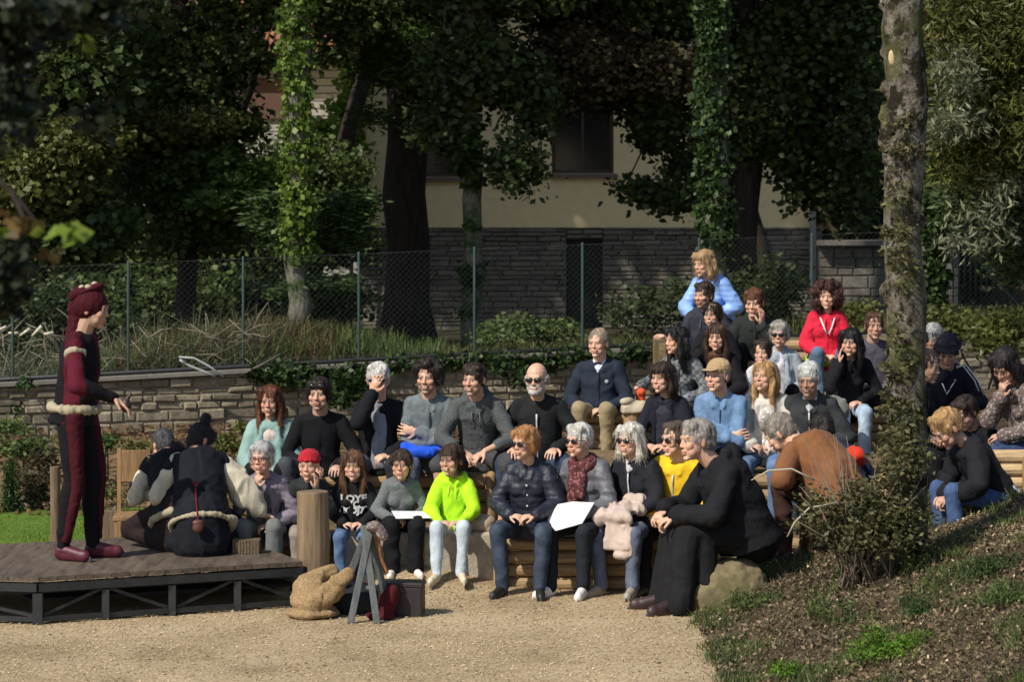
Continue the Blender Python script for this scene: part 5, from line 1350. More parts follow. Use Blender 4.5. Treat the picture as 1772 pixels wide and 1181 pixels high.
# ---------------------------------------------------------------- stage, seats and belongings
def log(b, x0, x1, y, z, r, tw=0):
    b.add(*tube([(x0, y, z), ((x0 + x1) / 2, y + tw, z + tw * .3), (x1, y, z)], [r, r * 1.03, r * .97], 12))
def build_seats():
    def bench(label, x0, x1, y, z0, z1, n, posts, base=0):
        t = empty('log_bench', (x0, y, z0), 0, label, 'log bench', 'tiered log benches'); r = (z1 - z0) / n / 2
        for i in range(n):
            b = MB(); log(b, 0, (x1 - x0), .0 + rnd.uniform(-.012, .012), r + i * 2 * r * .999, r * .96, rnd.uniform(-.01, .01)); b.obj('log', LOG, t, False)
        for px in posts:
            b = MB(); xx = X(px, y) - x0; b.add(*capsule((xx, -r - .05, -.05), .04, (xx, -r - .05, z1 - z0 - .015), .04)); b.obj('post', LOGP, t, True)
    E = G_EARTH
    bench('front log bench under the three women in sunglasses', X(858, 18.68), 2.5, 18.68, 0, .35, 4, (864, 1037, 1120))
    bench('second row log bench behind the log front, under the spectators with the bald man', -1.95, 2.9, 19.86, .34, .65, 3, (850, 985, 1290))
    bench('third row log bench under the man in navy jacket and khaki trousers', X(985, 22), 3.1, 22.0, .60, .88, 4, (998, 1095, 1290))
    bench('fourth row log bench under the woman in red fleece', X(1140, 23.45), 3.3, 23.45, .86, 1.12, 3, (1180, 1400))
    bench('highest log bench under the woman in light blue', X(1160, 24.7), 2.6, 24.7, 1.1, 1.3, 2, ())
    def fill(x0, x1, y0, y1, z):
        b = MB(); b.add(*box(((x0 + x1) / 2, (y0 + y1) / 2, z / 2 - .1), (x1 - x0, y1 - y0, z + .2))); o = b.obj('terrace_ground', E, None); o['kind'] = 'structure'
    fill(-2.0, 3.4, 18.86, 19.78, .33); fill(-.95, 3.6, 19.98, 21.9, .615); fill(X(1100, 22), 3.7, 22.1, 23.35, .85); fill(X(1150, 23.5), 3.8, 23.55, 24.6, 1.09); fill(X(1150, 24), 3.8, 24.8, 26, 1.25)
    sheet('terrace_bank', -2.1, .8, 19.98, 21.8, 24, 16, lambda x, y: .60 - .18 * (y - 19.98) + .03 * nz(x, y, 3), E)
    for (x0, lab) in ((X(575, 18.75), 'pale cut stone block under the girl in black sweatshirt'), (X(722, 18.75), 'pale cut stone block under the child in neon yellow')):
        b = MB(); b.add(*box((.0, 0, .0), (.50, .30, .38))); o = b.obj('stone_block', rock_mat('block_stone', (.38, .33, .25), (.44, .38, .30), 3), None, False, .02)
        if 'neon' in lab: o.scale = (.94, 1, 1)
        o.location = (x0 + .27, 18.85, .19); tag(o, lab, 'stone block', 'stone seat blocks')
    b = MB(); b.add(*ell((0, 0, 0), (.27, .20, .25))); b.add(*ell((.14, .05, .06), (.22, .2, .2))); o = organic('boulder', b, rock_mat('boulder_stone', (.17, .135, .07), (.21, .17, .095), 3, (.10, .10, .03)), None, .02, 1, ((.25, .08), (.08, .03)))
    o.location = (X(1232, 17.75), 17.80, .08); tag(o, 'yellowish boulder half sunk in the bank beneath the robed man', 'boulder')
    # log pile at the right edge
    t = empty('log_pile', (X(1695, 18.3), 18.3, .55), 0, 'pile of pale sawn logs catching the sun at the right edge', 'log pile')
    for i in range(5):
        b = MB(); r = .045; log(b, rnd.uniform(0, .05), .62, rnd.uniform(-.03, .03), r + i * .082, r, .0); b.obj('log', wood_mat('pale_log', (.50, .36, .20)), t, False)
    b = MB(); b.add(*capsule((.30, -.09, -.05), .04, (.30, -.09, .36), .04)); b.obj('post', LOGP, t, True)
    for k in range(2):
        b = MB(); b.add(*tube([(-.01, -.05, .12 + .17 * k), (-.01, .35, .12 + .17 * k)], .045, 12)); b.obj('log', wood_mat('pale_log', (.50, .36, .20)), t)
    b = MB(); b.add(*capsule((0, 0, 0), .045, (0, 0, .38), .045)); o = b.obj('wooden_post', wood_mat('tan_post', (.36, .24, .12), 2), None, True); o.location = (X(1677, 20.2), 20.2, .55); tag(o, 'tan wooden post in front of the man in the black brimmed hat', 'post')
    b = MB(); b.add(*capsule((0, 0, 0), .062, (0, 0, .30), .060)); o = b.obj('log_post', LOGP, None, True); o.location = (X(1092, 21.9), 21.85, .60); tag(o, 'short upright log post beside the man in navy jacket', 'post')

def build_stage():
    zt = .29; x0, x1 = -5.3, X(527, 17.95); 
    t = empty('stage', (0, 18, 0), 0, 'low black framed wooden stage platform at the left', 'stage')
    # deck: front edge steps from the near corner at px 65 to the right end
    A = np.array((X(68, 17.25), 17.25)); Bp = np.array((X(525, 17.95), 17.95)); C_ = np.array((X(560, 19.0), 19.0)); Dn = (Bp - A); L1 = np.linalg.norm(Dn); u = Dn / L1; v = np.array((-u[1], u[0]))
    E_ = A - u * .0; W0 = np.array((-5.5, 17.75))
    nb = 15; b = MB()
    back = 1.62
    for i in range(nb):
        s0 = L1 * i / nb + .003; s1 = L1 * (i + 1) / nb - .003
        P4 = [A + u * s0, A + u * s1, A + u * s1 + v * back, A + u * s0 + v * back]
        b.add([(p[0], p[1] - 18, zt - .03 + rnd.uniform(0, .003)) for p in P4] + [(p[0], p[1] - 18, zt + rnd.uniform(0, .002)) for p in P4], [(0, 1, 5, 4), (1, 2, 6, 5), (2, 3, 7, 6), (3, 0, 4, 7), (4, 5, 6, 7), (0, 3, 2, 1)])
    u2 = nrm(W0 - A); 
    for i in range(9):
        s0 = 1.8 * i / 9 + .003; s1 = 1.8 * (i + 1) / 9 - .003
        P4 = [A + u2 * s1, A + u2 * s0, A + u2 * s0 + v * back, A + u2 * s1 + v * back]
        b.add([(p[0], p[1] - 18, zt - .03) for p in P4] + [(p[0], p[1] - 18, zt - .001 + rnd.uniform(0, .002)) for p in P4], [(0, 1, 5, 4), (1, 2, 6, 5), (2, 3, 7, 6), (3, 0, 4, 7), (4, 5, 6, 7), (0, 3, 2, 1)])
    b.obj('deck', DECK, t)
    BM = simple('black_steel', (.022, .024, .026), .5, .2, 15, .2, .4)
    b = MB()
    def P(s, z, uu=u, off=.03): q = A + uu * s + v * off; return (q[0], q[1] - 18, z)
    b.add(*bar(P(0, zt - .065), P(L1, zt - .065), .06, .05)); b.add(*bar(P(.0, .03), P(L1, .03), .03, .03)); b.add(*bar(P(0, zt - .065, u2), P(1.8, zt - .065, u2), .06, .05)); b.add(*bar(P(0, .03, u2), P(1.8, .03, u2), .03, .03))
    b.obj('frame', BM, t)
    n = 4
    for i in range(n + 1):
        b = MB(); b.add(*bar(P(L1 * i / n, 0), P(L1 * i / n, zt - .1), .045 if i else .06, .045)); b.obj('leg', BM, t)
    for i in range(n):
        b = MB(); s0, s1 = L1 * i / n, L1 * (i + 1) / n; za, zb = (.05, zt - .1) if i % 2 == 0 else (zt - .1, .05); b.add(*bar(P(s0 + .03, za, off=.05), P(s1 - .03, zb, off=.05), .028, .02)); b.obj('brace', BM, t)
    b = MB(); b.add(*bar(P(.02, .05, u2), P(.8, zt - .1, u2), .028, .02)); b.obj('brace', BM, t)
    b = MB(); q = A + u * L1
    b.add(*bar((q[0], q[1] - 18 + .03, zt - .065), (q[0] + v[0] * back, q[1] - 18 + v[1] * back, zt - .065), .05, .05)); b.obj('end_frame', BM, t)
    b = MB()
    a0 = A + v * .3; a1 = A + u * L1 + v * .3
    b.add(*bar((a0[0], a0[1] - 18, .12), (a1[0], a1[1] - 18, .12), .22, .02)); b.obj('skirt_board', simple('black_board', (.012, .012, .013), .8), t)
    # posts around it
    def post(px, pyt, d, zb, r, lab, m=POSTW):
        z = Z(pyt, d); b = MB(); b.add(*tube([(0, 0, 0), (0.005, 0, (z - zb) * .5), (0, 0, z - zb)], [r, r * 1.02, r * .99], 18)); o = b.obj('wooden_post', m, None, False, .006)
        for p in o.data.polygons: p.use_smooth = False
        o.location = (X(px, d), d, zb); tag(o, lab, 'post')
    post(541, 851, 18.25, 0, .103, 'thick round wooden post at the right end of the stage', wood_mat('fat_post', (.20, .14, .085), 2, 5))
    post(95, 808, 19.5, 0, .035, 'slim wooden post on the lawn behind the standing player')
    b = MB(); b.add(*box((0, 0, .21), (.17, .08, .42))); o = b.obj('wooden_board', POSTW, None, False, .006); o.location = (X(192, 19.6), 19.6, 0); tag(o, 'short thick board standing behind the stage beside the crouching player', 'board')
    t2 = empty('wooden_chair', (X(232, 19.4), 19.4, 0), R(4), 'tan wooden chair back showing behind the crouching grey haired player', 'chair'); CW = wood_mat('chair_wood', (.28, .17, .08), 2)
    b = MB(); b.add(*box((-.01, .12, .735), (.18, .02, .22))); b.obj('backrest', CW, t2, False, .005)
    b = MB(); b.add(*box((-.01, -.05, .41), (.24, .34, .03))); b.obj('seat', CW, t2, False, .005)
    for sx in (-1, 1):
        for yy, h in ((.12, .9), (-.2, .43)):
            b = MB(); b.add(*bar((sx * .10 - .01, yy, 0), (sx * .10 - .01, yy, h - .04), .025, .025)); b.obj('leg', CW, t2)
    b = MB(); b.add(*box((0, 0, .045), (.175, .11, .09))); 
    for k in range(9): b.add(*box((-.08 + k * .02, -.056, .045), (.008, .006, .085)))
    o = b.obj('wicker_box', simple('wicker', (.12, .085, .05), .9, 0, 60, .6, .4), None); o.location = (X(428, 18.4), 18.35, .292); tag(o, 'small wicker box on the stage beside the player with cream sleeves', 'box')
    b = MB(); b.add(*ell((0, 0, .0), (.055, .045, .03))); o = organic('white_cloth', b, cloth(WH), None, .008, 1, ((.05, .03),)); o.location = (X(60, 17.4), 17.5, .20); tag(o, 'crumpled white rag under the near corner of the stage', 'rag')

def blob(name, label, cat, prims, m, voxel=.008, smooth=4, disp=(), loc=(0, 0, 0), sub=None, fold=None):
    b = MB()
    for p in prims: b.add(*p)
    o = organic(name, b, m, None, voxel, smooth, (), None, .5, fold or (F_BAG if voxel > .007 else F_TROU)); o.location = loc
    return tag(o, label, cat)
def build_props(P):
    SACK = simple('burlap', (.28, .185, .09), .95, 0, 70, .8, .45)
    d = 17.55; blob('burlap_sack', 'tan burlap sack slumped on the gravel at the right end of the stage', 'sack', [ell((-.07, 0, .09), (.13, .13, .11)), ell((-.07, 0, .03), (.17, .15, .035)), ell((-.09, .02, .17), (.10, .10, .08)), capsule((-.13, .0, .215), .048, (.06, .04, .285), .040, .55, (0, 1, 0)), capsule((-.05, -.09, .12), .045, (.15, -.06, .28), .040, .5, (0, 1, 0)), capsule((-.02, -.05, .10), .06, (.08, -.04, .18), .06)], SACK, loc=(X(560, d), d, 0), fold=(((5, 5, 11), .013, 40), ((14, 14, 22), .005, -30)))
    blob('dark_cloth', 'heap of dark blue grey cloth behind the trestle and the sack', 'cloth', [ell((0, 0, .08), (.22, .15, .11)), capsule((-.05, 0, .15), .06, (.0, 0, .30), .03), ell((.2, 0, .05), (.12, .12, .07))], cloth((.02, .022, .028)), loc=(X(615, 17.7), 17.75, 0))
    t = empty('trestle', (X(632, 17.4), 17.4, 0), 0, 'folding trestle of grey weathered legs leaning together beside the sack', 'trestle'); GW = wood_mat('grey_wood', (.115, .125, .125), 2)
    s = 17.4 / FPX
    for (xa, za, xb, zb, y0, y1) in ((-24, -2, 8, 155, -.10, .0), (22, -2, -3, 165, -.10, .02), (-34, 60, 4, 160, .12, .04), (40, 10, 4, 160, .16, .05)):
        b = MB(); b.add(*bar((xa * s, y0, max(za * s, 0)), (xb * s, y1, zb * s), .042, .026, (0, 1, 0))); b.obj('leg', GW, t, False, .004)
    b = MB(); b.add(*bar((-14 * s, .0, 60 * s), (16 * s, -.05, 60 * s), .03, .02)); b.obj('crossbar', GW, t)
    b = MB(); b.add(*tube([(3 * s, .03, 165 * s), (20 * s, .03, 150 * s), (26 * s, .04, 110 * s), (38 * s, .05, 80 * s)], [.012, .016, .013, .011], 8)); o = organic('leather_strap', b, simple('tan_leather', (.26, .10, .035), .5, 0, 30, .3, .3), None, .007, 1, ((.03, .01),)); o.location = t.location; tag(o, 'tan leather strap hanging from the top of the trestle', 'strap')
    blob('scarf', 'pale mottled scarf bundled on top of the trestle', 'scarf', [ell((0, 0, 0), (.036, .03, .024)), capsule((.02, 0, -.01), .022, (.06, 0, -.06), .02)], cloth((.16, .13, .12), 'pattern'), loc=(X(648, 17.4), 17.36, 165 * s))
    c = empty('dark_chest', (X(695, 17.6), 17.65, 0), R(-6), 'low dark chest with a red cloth on its left end on the gravel', 'chest'); b = MB(); b.add(*box((0, 0, .09), (.27, .18, .18))); DKM = simple('dark_wood_box', (.018, .013, .013), .55); b.obj('box', DKM, c, False, .006)
    b = MB(); b.add(*box((0, 0, .195), (.28, .19, .03))); b.obj('lid', DKM, c, False, .006)
    blob('red_cloth', 'dark red cloth draped between the trestle and the dark chest', 'cloth', [capsule((0, 0, .03), .085, (.045, .0, .15), .05, .8), ell((-.02, -.03, .02), (.10, .07, .03))], cloth((.070, .010, .014)), loc=(X(664, 17.5), 17.5, 0))
    # things on laps and seats: placed with the people
    def lap(p, x, y, z): return P[p]['W']((x, y, z))
    def sheetobj(name, lab, cat, pts, m, th=.004):
        b = MB(); pts = [np.array(q, float) for q in pts]; n_ = nrm(np.cross(pts[1] - pts[0], pts[2] - pts[0])); 
        b.add([q - n_ * th / 2 for q in pts] + [q + n_ * th / 2 for q in pts], [tuple(range(len(pts))), tuple(range(len(pts), 2 * len(pts)))] + [(i, (i + 1) % len(pts), len(pts) + (i + 1) % len(pts), len(pts) + i) for i in range(len(pts))])
        o = b.obj(name, m, None); return tag(o, lab, cat)
    PAP = simple('paper', (.78, .78, .76), .7, 0, 20, .1, .04)
    W = P['grey_girl']['W']; sheetobj('paper_sheet', 'white paper sheet on the knees of the girl in grey sweater', 'paper', [W((-.10, -.24, .17)), W((.20, -.27, .165)), W((.26, -.46, .125)), W((-.08, -.46, .125))], PAP)
    W = P['short_white']['W']; sheetobj('white_folder', 'large white folder held on the lap of the woman in maroon scarf', 'folder', [W((-.16, -.42, .03)), W((-.12, -.38, .15)), W((.02, -.36, .18)), W((.19, -.34, .18)), W((.13, -.42, .03)), W((-.06, -.48, -.03))], PAP, .012)
    def drape(name, lab, cat, m, who, pr, **k):
        w = P[who]; T_ = np.array(w['root'].matrix_basis) if False else None
        b = MB()
        for q in pr: b.add(*q)
        M4 = np.eye(4); s_ = w['s']; r = w['root'].rotation_euler.z; M4[:3, :3] = np.array(Matrix.Rotation(r, 3, 'Z')) * s_; b.xf(M4)
        o = organic(name, b, m, None, .008, 3, (), None, .5, k.get('fold', F_BAG)); o.location = w['W']((0, 0, 0)); tag(o, lab, cat)
    drape('folded_coat', 'pale pinkish beige coat hanging over the knees of the woman with white bob', 'coat', cloth((.50, .40, .34)), 'bob_white', [ell((.03, -.32, .13), (.17, .14, .055)), box((.05, -.47, -.02), (.20, .035, .26)), box((.10, -.46, -.10), (.13, .03, .22)), ell((-.08, -.42, .08), (.09, .08, .08)), ell((.08, -.24, .19), (.09, .06, .06)), ell((.05, -.46, .08), (.13, .05, .06))], fold=(((24, 10, 3.5), .017, 12), ((12, 12, 12), .006, 0)))
    drape('blue_jacket', 'bright blue jacket bundled on the lap of the man with crossed arms', 'jacket', cloth((.02, .09, .62)), 'armscross', [capsule((-.16, -.22, .09), .05, (.16, -.22, .10), .045), ell((-.02, -.30, .09), (.12, .09, .05)), ell((-.1, -.34, .06), (.06, .07, .05))])
    blob('canvas_bag', 'small beige canvas bag on the stone seat next to the child in neon yellow', 'bag', [ell((0, 0, .05), (.09, .07, .055)), ell((.05, 0, .02), (.07, .06, .03)), ell((-.07, -.02, .07), (.04, .05, .03))], cloth((.45, .36, .25)), loc=(X(832, 18.8), 18.80, .375))
    blob('cream_bundle', 'cream cloth bundle resting on the short log post', 'bundle', [box((0, 0, .02), (.17, .14, .045)), box((.02, 0, .055), (.13, .12, .03)), ell((-.05, -.02, .08), (.05, .05, .02)), ell((.08, -.02, .02), (.045, .05, .03))], cloth((.46, .39, .28)), loc=(X(1096, 21.9), 21.85, .915))
    W = P['plaid']['A'][0][3]; w0 = P['plaid']['W'](W); blob('orange_cloth', 'orange red cloth dangling from the outstretched hand of the woman in checked shirt', 'cloth', [ell((0, -.0, -.05), (.035, .035, .035)), capsule((0, 0, -.06), .03, (.01, 0, -.24), .022, .6), capsule((-.02, 0, -.06), .02, (-.035, 0, -.2), .012)], cloth((.70, .10, .04)), loc=w0, voxel=.007)
    blob('grey_backpack', 'grey canvas backpack beside the woman in pale blue jeans', 'backpack', [ell((0, 0, .10), (.12, .09, .11)), ell((0, -.08, .06), (.08, .04, .06)), capsule((-.08, 0, .16), .02, (.08, 0, .17), .02)], cloth((.20, .20, .17)), loc=(X(1442, 21.3), 21.35, .86))
    blob('knitted_hat', 'round bright red knitted hat behind the rust brown jacket', 'hat', [ell((0, 0, 0), (.062, .06, .062)), capsule((-.05, .02, -.02), .02, (.05, .02, -.04), .02)], cloth((.72, .045, .02), 'knit'), loc=at(1478, 792, 18.5), disp=((.04, .02),))
    blob('blue_plastic_bag', 'pale blue plastic bag lying at the foot of the log pile', 'bag', [ell((0, 0, .04), (.10, .07, .05)), ell((.07, 0, .03), (.05, .05, .03))], simple('pale_blue_plastic', (.42, .50, .55), .35, 0, 10, .2, .1), loc=(X(1735, 18.3), 18.25, zbank(X(1735, 18.3), 18.3) + .0))
    W = P['actor']['A'][0]; w0 = P['actor']['W'](np.array(W[3]) + np.array(W[4]) * .09); blob('dark_purse', 'small dark pouch held in the outstretched hand of the standing player', 'pouch', [ell((0, 0, 0), (.035, .03, .045)), capsule((0, 0, .03), .012, (.03, 0, .07), .010)], simple('dark_leather', (.03, .012, .012), .5), loc=w0, voxel=.007)

def costume(P):
    a = P['actor']; sp, H, fin, root = a['sp'], a['H'], a['fin'], a['root']; CR = cloth((.36, .31, .21)); BG = cloth((.050, .006, .011)); BLc = cloth((.013, .012, .014))
    # puffed cream bands at shoulders and waist
    b = MB(); 
    for t_ in np.linspace(0, 2 * math.pi, 30, endpoint=False): b.add(*ell(sp(.02, .162 * math.sin(t_), -.135 * math.cos(t_)), (.034, .034, .030)))
    fin(b); organic('waist_ruffle', b, CR, root, .009, 4, (), None, .5, (((24, 24, 5), .008, 0),))
    for sg in (-1, 1):
        b = MB(); sh = a['A'][0 if sg < 0 else 1][1]; el = a['A'][0 if sg < 0 else 1][2]; d_ = nrm(el - sh)
        x, y, dd = frame(d_)
        for t_ in np.linspace(0, 2 * math.pi, 10, endpoint=False): b.add(*ell(sh + d_ * .06 + (x * math.sin(t_) + y * math.cos(t_)) * .046, (.024, .024, .022)))
        fin(b); organic('shoulder_puff', b, CR, root, .008, 4, (), None, .5, (((20, 20, 5), .006, 0),))
        b = MB(); b.add(*capsule(sh - d_ * .02, .066, sh + d_ * .03, .064)); fin(b); organic('shoulder_cap', b, BG, root, .009, 1, ((.05, .02),))
    b = MB(); b.add(*ell(H(.0, .055, .095), (.098, .125, .042), a['HM'] @ np.array(Matrix.Rotation(R(-28), 3, 'X')))); fin(b); organic('beret', b, BG, root, .008, 2, (), None, .5, F_BAG)
    b = MB()
    for q in ((.0, .01, .145), (.045, .05, .12), (-.03, .075, .115), (.02, .10, .085), (-.05, .03, .125)): b.add(*ell(H(*q), (.022, .022, .020)))
    fin(b); organic('hat_trim', b, CR, root, .007, 1, ((.03, .01),))
    b = MB(); b.add(*ell(H(0, .07, .07), (.080, .08, .05), a['HM'])); b.add(*ell(H(0, .11, -.01), (.062, .05, .07), a['HM'])); b.add(*capsule(H(0, .09, -.06), .055, sp(.46, 0, .05), .065)); fin(b); organic('hood_cape', b, BG, root, .009, 2, ((.05, .02),))
    for i, (sg, hj, kn, an) in enumerate(a['G']):
        b = MB(); s_ = 1 if i == 0 else -1
        b.add(*tube([hj + (sg * .055, -.045, 0), kn + (sg * .035, -.038, .05), kn + (sg * .03, -.036, -.05), an + (sg * .018, -.022, .03)], [.062, .046, .042, .034], 12)); fin(b); organic('burgundy_panel', b, BG, root, .009, 2, ((.06, .01),))
    # dagger belt of the right hand crouching player, with the leather purse; sleeves of both
    for key in ('kneel_left', 'kneel_right'):
        q = P[key]; rt = q['root']
        for (sg, sh, el, w, hd, pn, curl) in q['A']:
            b = MB(); k = .55 if key == 'kneel_left' else (1.15 if sg < 0 else .55)
            b.add(*capsule(sh, .062 + .012 * k, el, .095 * k)); b.add(*capsule(el, .095 * k, el + (w - el) * .72, .07 * k)); b.add(*capsule(el + (w - el) * .7, .05, w, .036)); b.add(*ell(el + (0, 0, -.05 * k), (.09 * k, .09 * k, .09 * k)))
            q['fin'](b); organic('cream_sleeve', b, cloth((.55, .50, .38)), rt, .010, 4, (), None, .5, (((12, 12, 3), .012, 30), ((20, 20, 8), .004, 0)))
        b = MB(); 
        for t_ in np.linspace(0, 2 * math.pi, 34, endpoint=False): b.add(*ell(q['sp'](-.09, .225 * math.sin(t_), -.22 * math.cos(t_)), (.034, .034, .034)))
        q['fin'](b); organic('cream_hem', b, CR, rt, .009, 2, (), None, .5, F_BAG)
    q = P['kneel_right']; b = MB(); sp = q['sp']
    b.add(*tube([sp(.13, .05, .215), sp(.06, .055, .225), sp(-.08, .05, .235), sp(-.16, .05, .235)], .008, 8)); b.add(*tube([sp(.12, .05, .235), sp(.16, .075, .225)], .008, 6)); b.add(*tube([sp(.12, .05, .235), sp(.155, .025, .225)], .008, 6))
    q['fin'](b); organic('red_cord', b, cloth((.14, .015, .015)), q['root'], .006, 1, ())
    b = MB(); b.add(*ell(sp(-.20, .05, .235), (.042, .026, .045))); b.add(*ell(sp(-.17, .05, .25), (.044, .024, .024))); q['fin'](b); organic('leather_purse', b, simple('purse_leather', (.10, .035, .02), .5), q['root'], .006, 2, ())
    # white stripes on the tracksuit, emblem and collar of the navy jacket, lime hem under the red fleece
    q = P['bucket']; sp2 = q['sp']
    for (sg, sh, el, w, hd, pn, curl) in q['A']:
        for o_ in (-.012, .012):
            b = MB(); up = np.array((o_, -.045, .052)); b.add(*tube([sp2(.475, sg * .07, -.04 + o_) + (0, -.01, .035), sh + up * 1.2, (sh + el) / 2 + up * 1.15 + (sg * .02, -.02, 0), el + up * 1.2], .006, 6)); q['fin'](b); b.obj('stripe', cloth(WH), q['root'], True)
    b = MB(); b.add(*tube([sp2(.44, -.06, -.10), sp2(.33, -.01, -.165), sp2(.44, .06, -.10)], .006, 6)); q['fin'](b); b.obj('stripe', cloth(WH), q['root'], True)
    q = P['navy_man']; sp2 = q['sp']; b = MB(); b.add(*ell(sp2(.34, .075, -(q['cry'] + q['pf'] + .002)), (.018, .008, .018))); q['fin'](b); b.obj('emblem', simple('emblem_grey', (.3, .33, .36), .6), q['root'], True)
    for key, colr in (('navy_man', (.55, .55, .62)), ('white_zip', (.45, .45, .45)), ('bob_white', (.45, .42, .42))):
        q = P[key]; sp2 = q['sp']; b = MB()
        for sg in (-1, 1): b.add(*capsule(sp2(.505, sg * .045, -.03), .016, sp2(.455, sg * .012, -.105), .016, .6))
        b.add(*capsule(sp2(.47, 0, -.085), .020, sp2(.45 if key != 'navy_man' else .43, 0, -q['cry'] - q['pf'] * .3), .012)); q['fin'](b); organic('collar', b, cloth(colr), q['root'], .006, 2, ())
    q = P['red_curly']; b = MB()
    for t_ in np.linspace(0, 2 * math.pi, 30, endpoint=False): b.add(*ell(q['sp'](.02, .165 * math.sin(t_), -.150 * math.cos(t_)), (.038, .038, .05)))
    q['fin'](b); organic('lime_hem', b, cloth((.42, .72, .03)), q['root'], .008, 3, ())
    for sg in (-1, 1):
        b = MB(); b.add(*tube([q['sp'](.47, sg * .07, -.09), q['sp'](.38, sg * .035, -.155), q['sp'](.31, sg * .01, -.165)], .008, 6)); q['fin'](b); b.obj('white_trim', cloth(WH), q['root'], True)
    # monk's hood and scapular edges come from the habit itself; wristwatch-free hands
    # lettering on the black sweatshirt
    q = P['text_girl']; FM = bpy.data.fonts.new if False else None
    WT = simple('white_print', (.75, .75, .72), .7, 0, 20, 0, .05); YT = simple('lime_print', (.45, .55, .12), .7, 0, 20, 0, .05)
    rows = [("LOYE", .365, .085, WT), ("5 YOU", .295, .080, WT), ("KOJ7", .228, .074, WT)]
    rootq = q['root']
    for i, (tx, h, sz, m) in enumerate(rows):
        cu = bpy.data.curves.new('lettering', 'FONT'); cu.body = tx; cu.size = sz * q['s'] * 1.25; cu.align_x = 'CENTER'; cu.align_y = 'CENTER'; cu.extrude = .002; cu.offset = .0035
        o = bpy.data.objects.new('lettering', cu); dg_me = None
        bpy.context.scene.collection.objects.link(o); bpy.context.view_layer.update()
        me = bpy.data.meshes.new_from_object(o.evaluated_get(bpy.context.evaluated_depsgraph_get())); bpy.data.objects.remove(o); bpy.data.curves.remove(cu)
        n = len(me.vertices); c = np.empty(n * 3); me.vertices.foreach_get('co', c); c = c.reshape(-1, 3); s_ = q['s']
        out = np.empty_like(c)
        for k in range(n):
            xl = c[k, 0] / s_; hh = h + c[k, 1] / s_
            p = q['sp'](hh, xl, -(q['cry'] + q['pf'] + .021 - .9 * xl * xl * 1.6) ) 
            out[k] = p * s_ + np.array((0, c[k, 2] * 0 - 0, .085 * s_)); out[k, 1] -= c[k, 2]
        me.vertices.foreach_set('co', out.ravel()); me.update(); me.materials.append(m)
        link(bpy.data.objects.new('lettering', me), rootq)
# ---------------------------------------------------------------- the audience and the players
BLK = (.010, .010, .012); NAVY = (.018, .024, .045); GREY = (.10, .105, .11); LGREY = (.30, .32, .34); JEAN = (.09, .15, .27); LJEAN = (.36, .44, .52); DJEAN = (.03, .045, .08)
WH = (.72, .72, .70); SIL = (.45, .44, .42); DK = (.02, .014, .010); BRN = (.07, .032, .016); BLD = (.42, .26, .11); AUB = (.11, .035, .015)

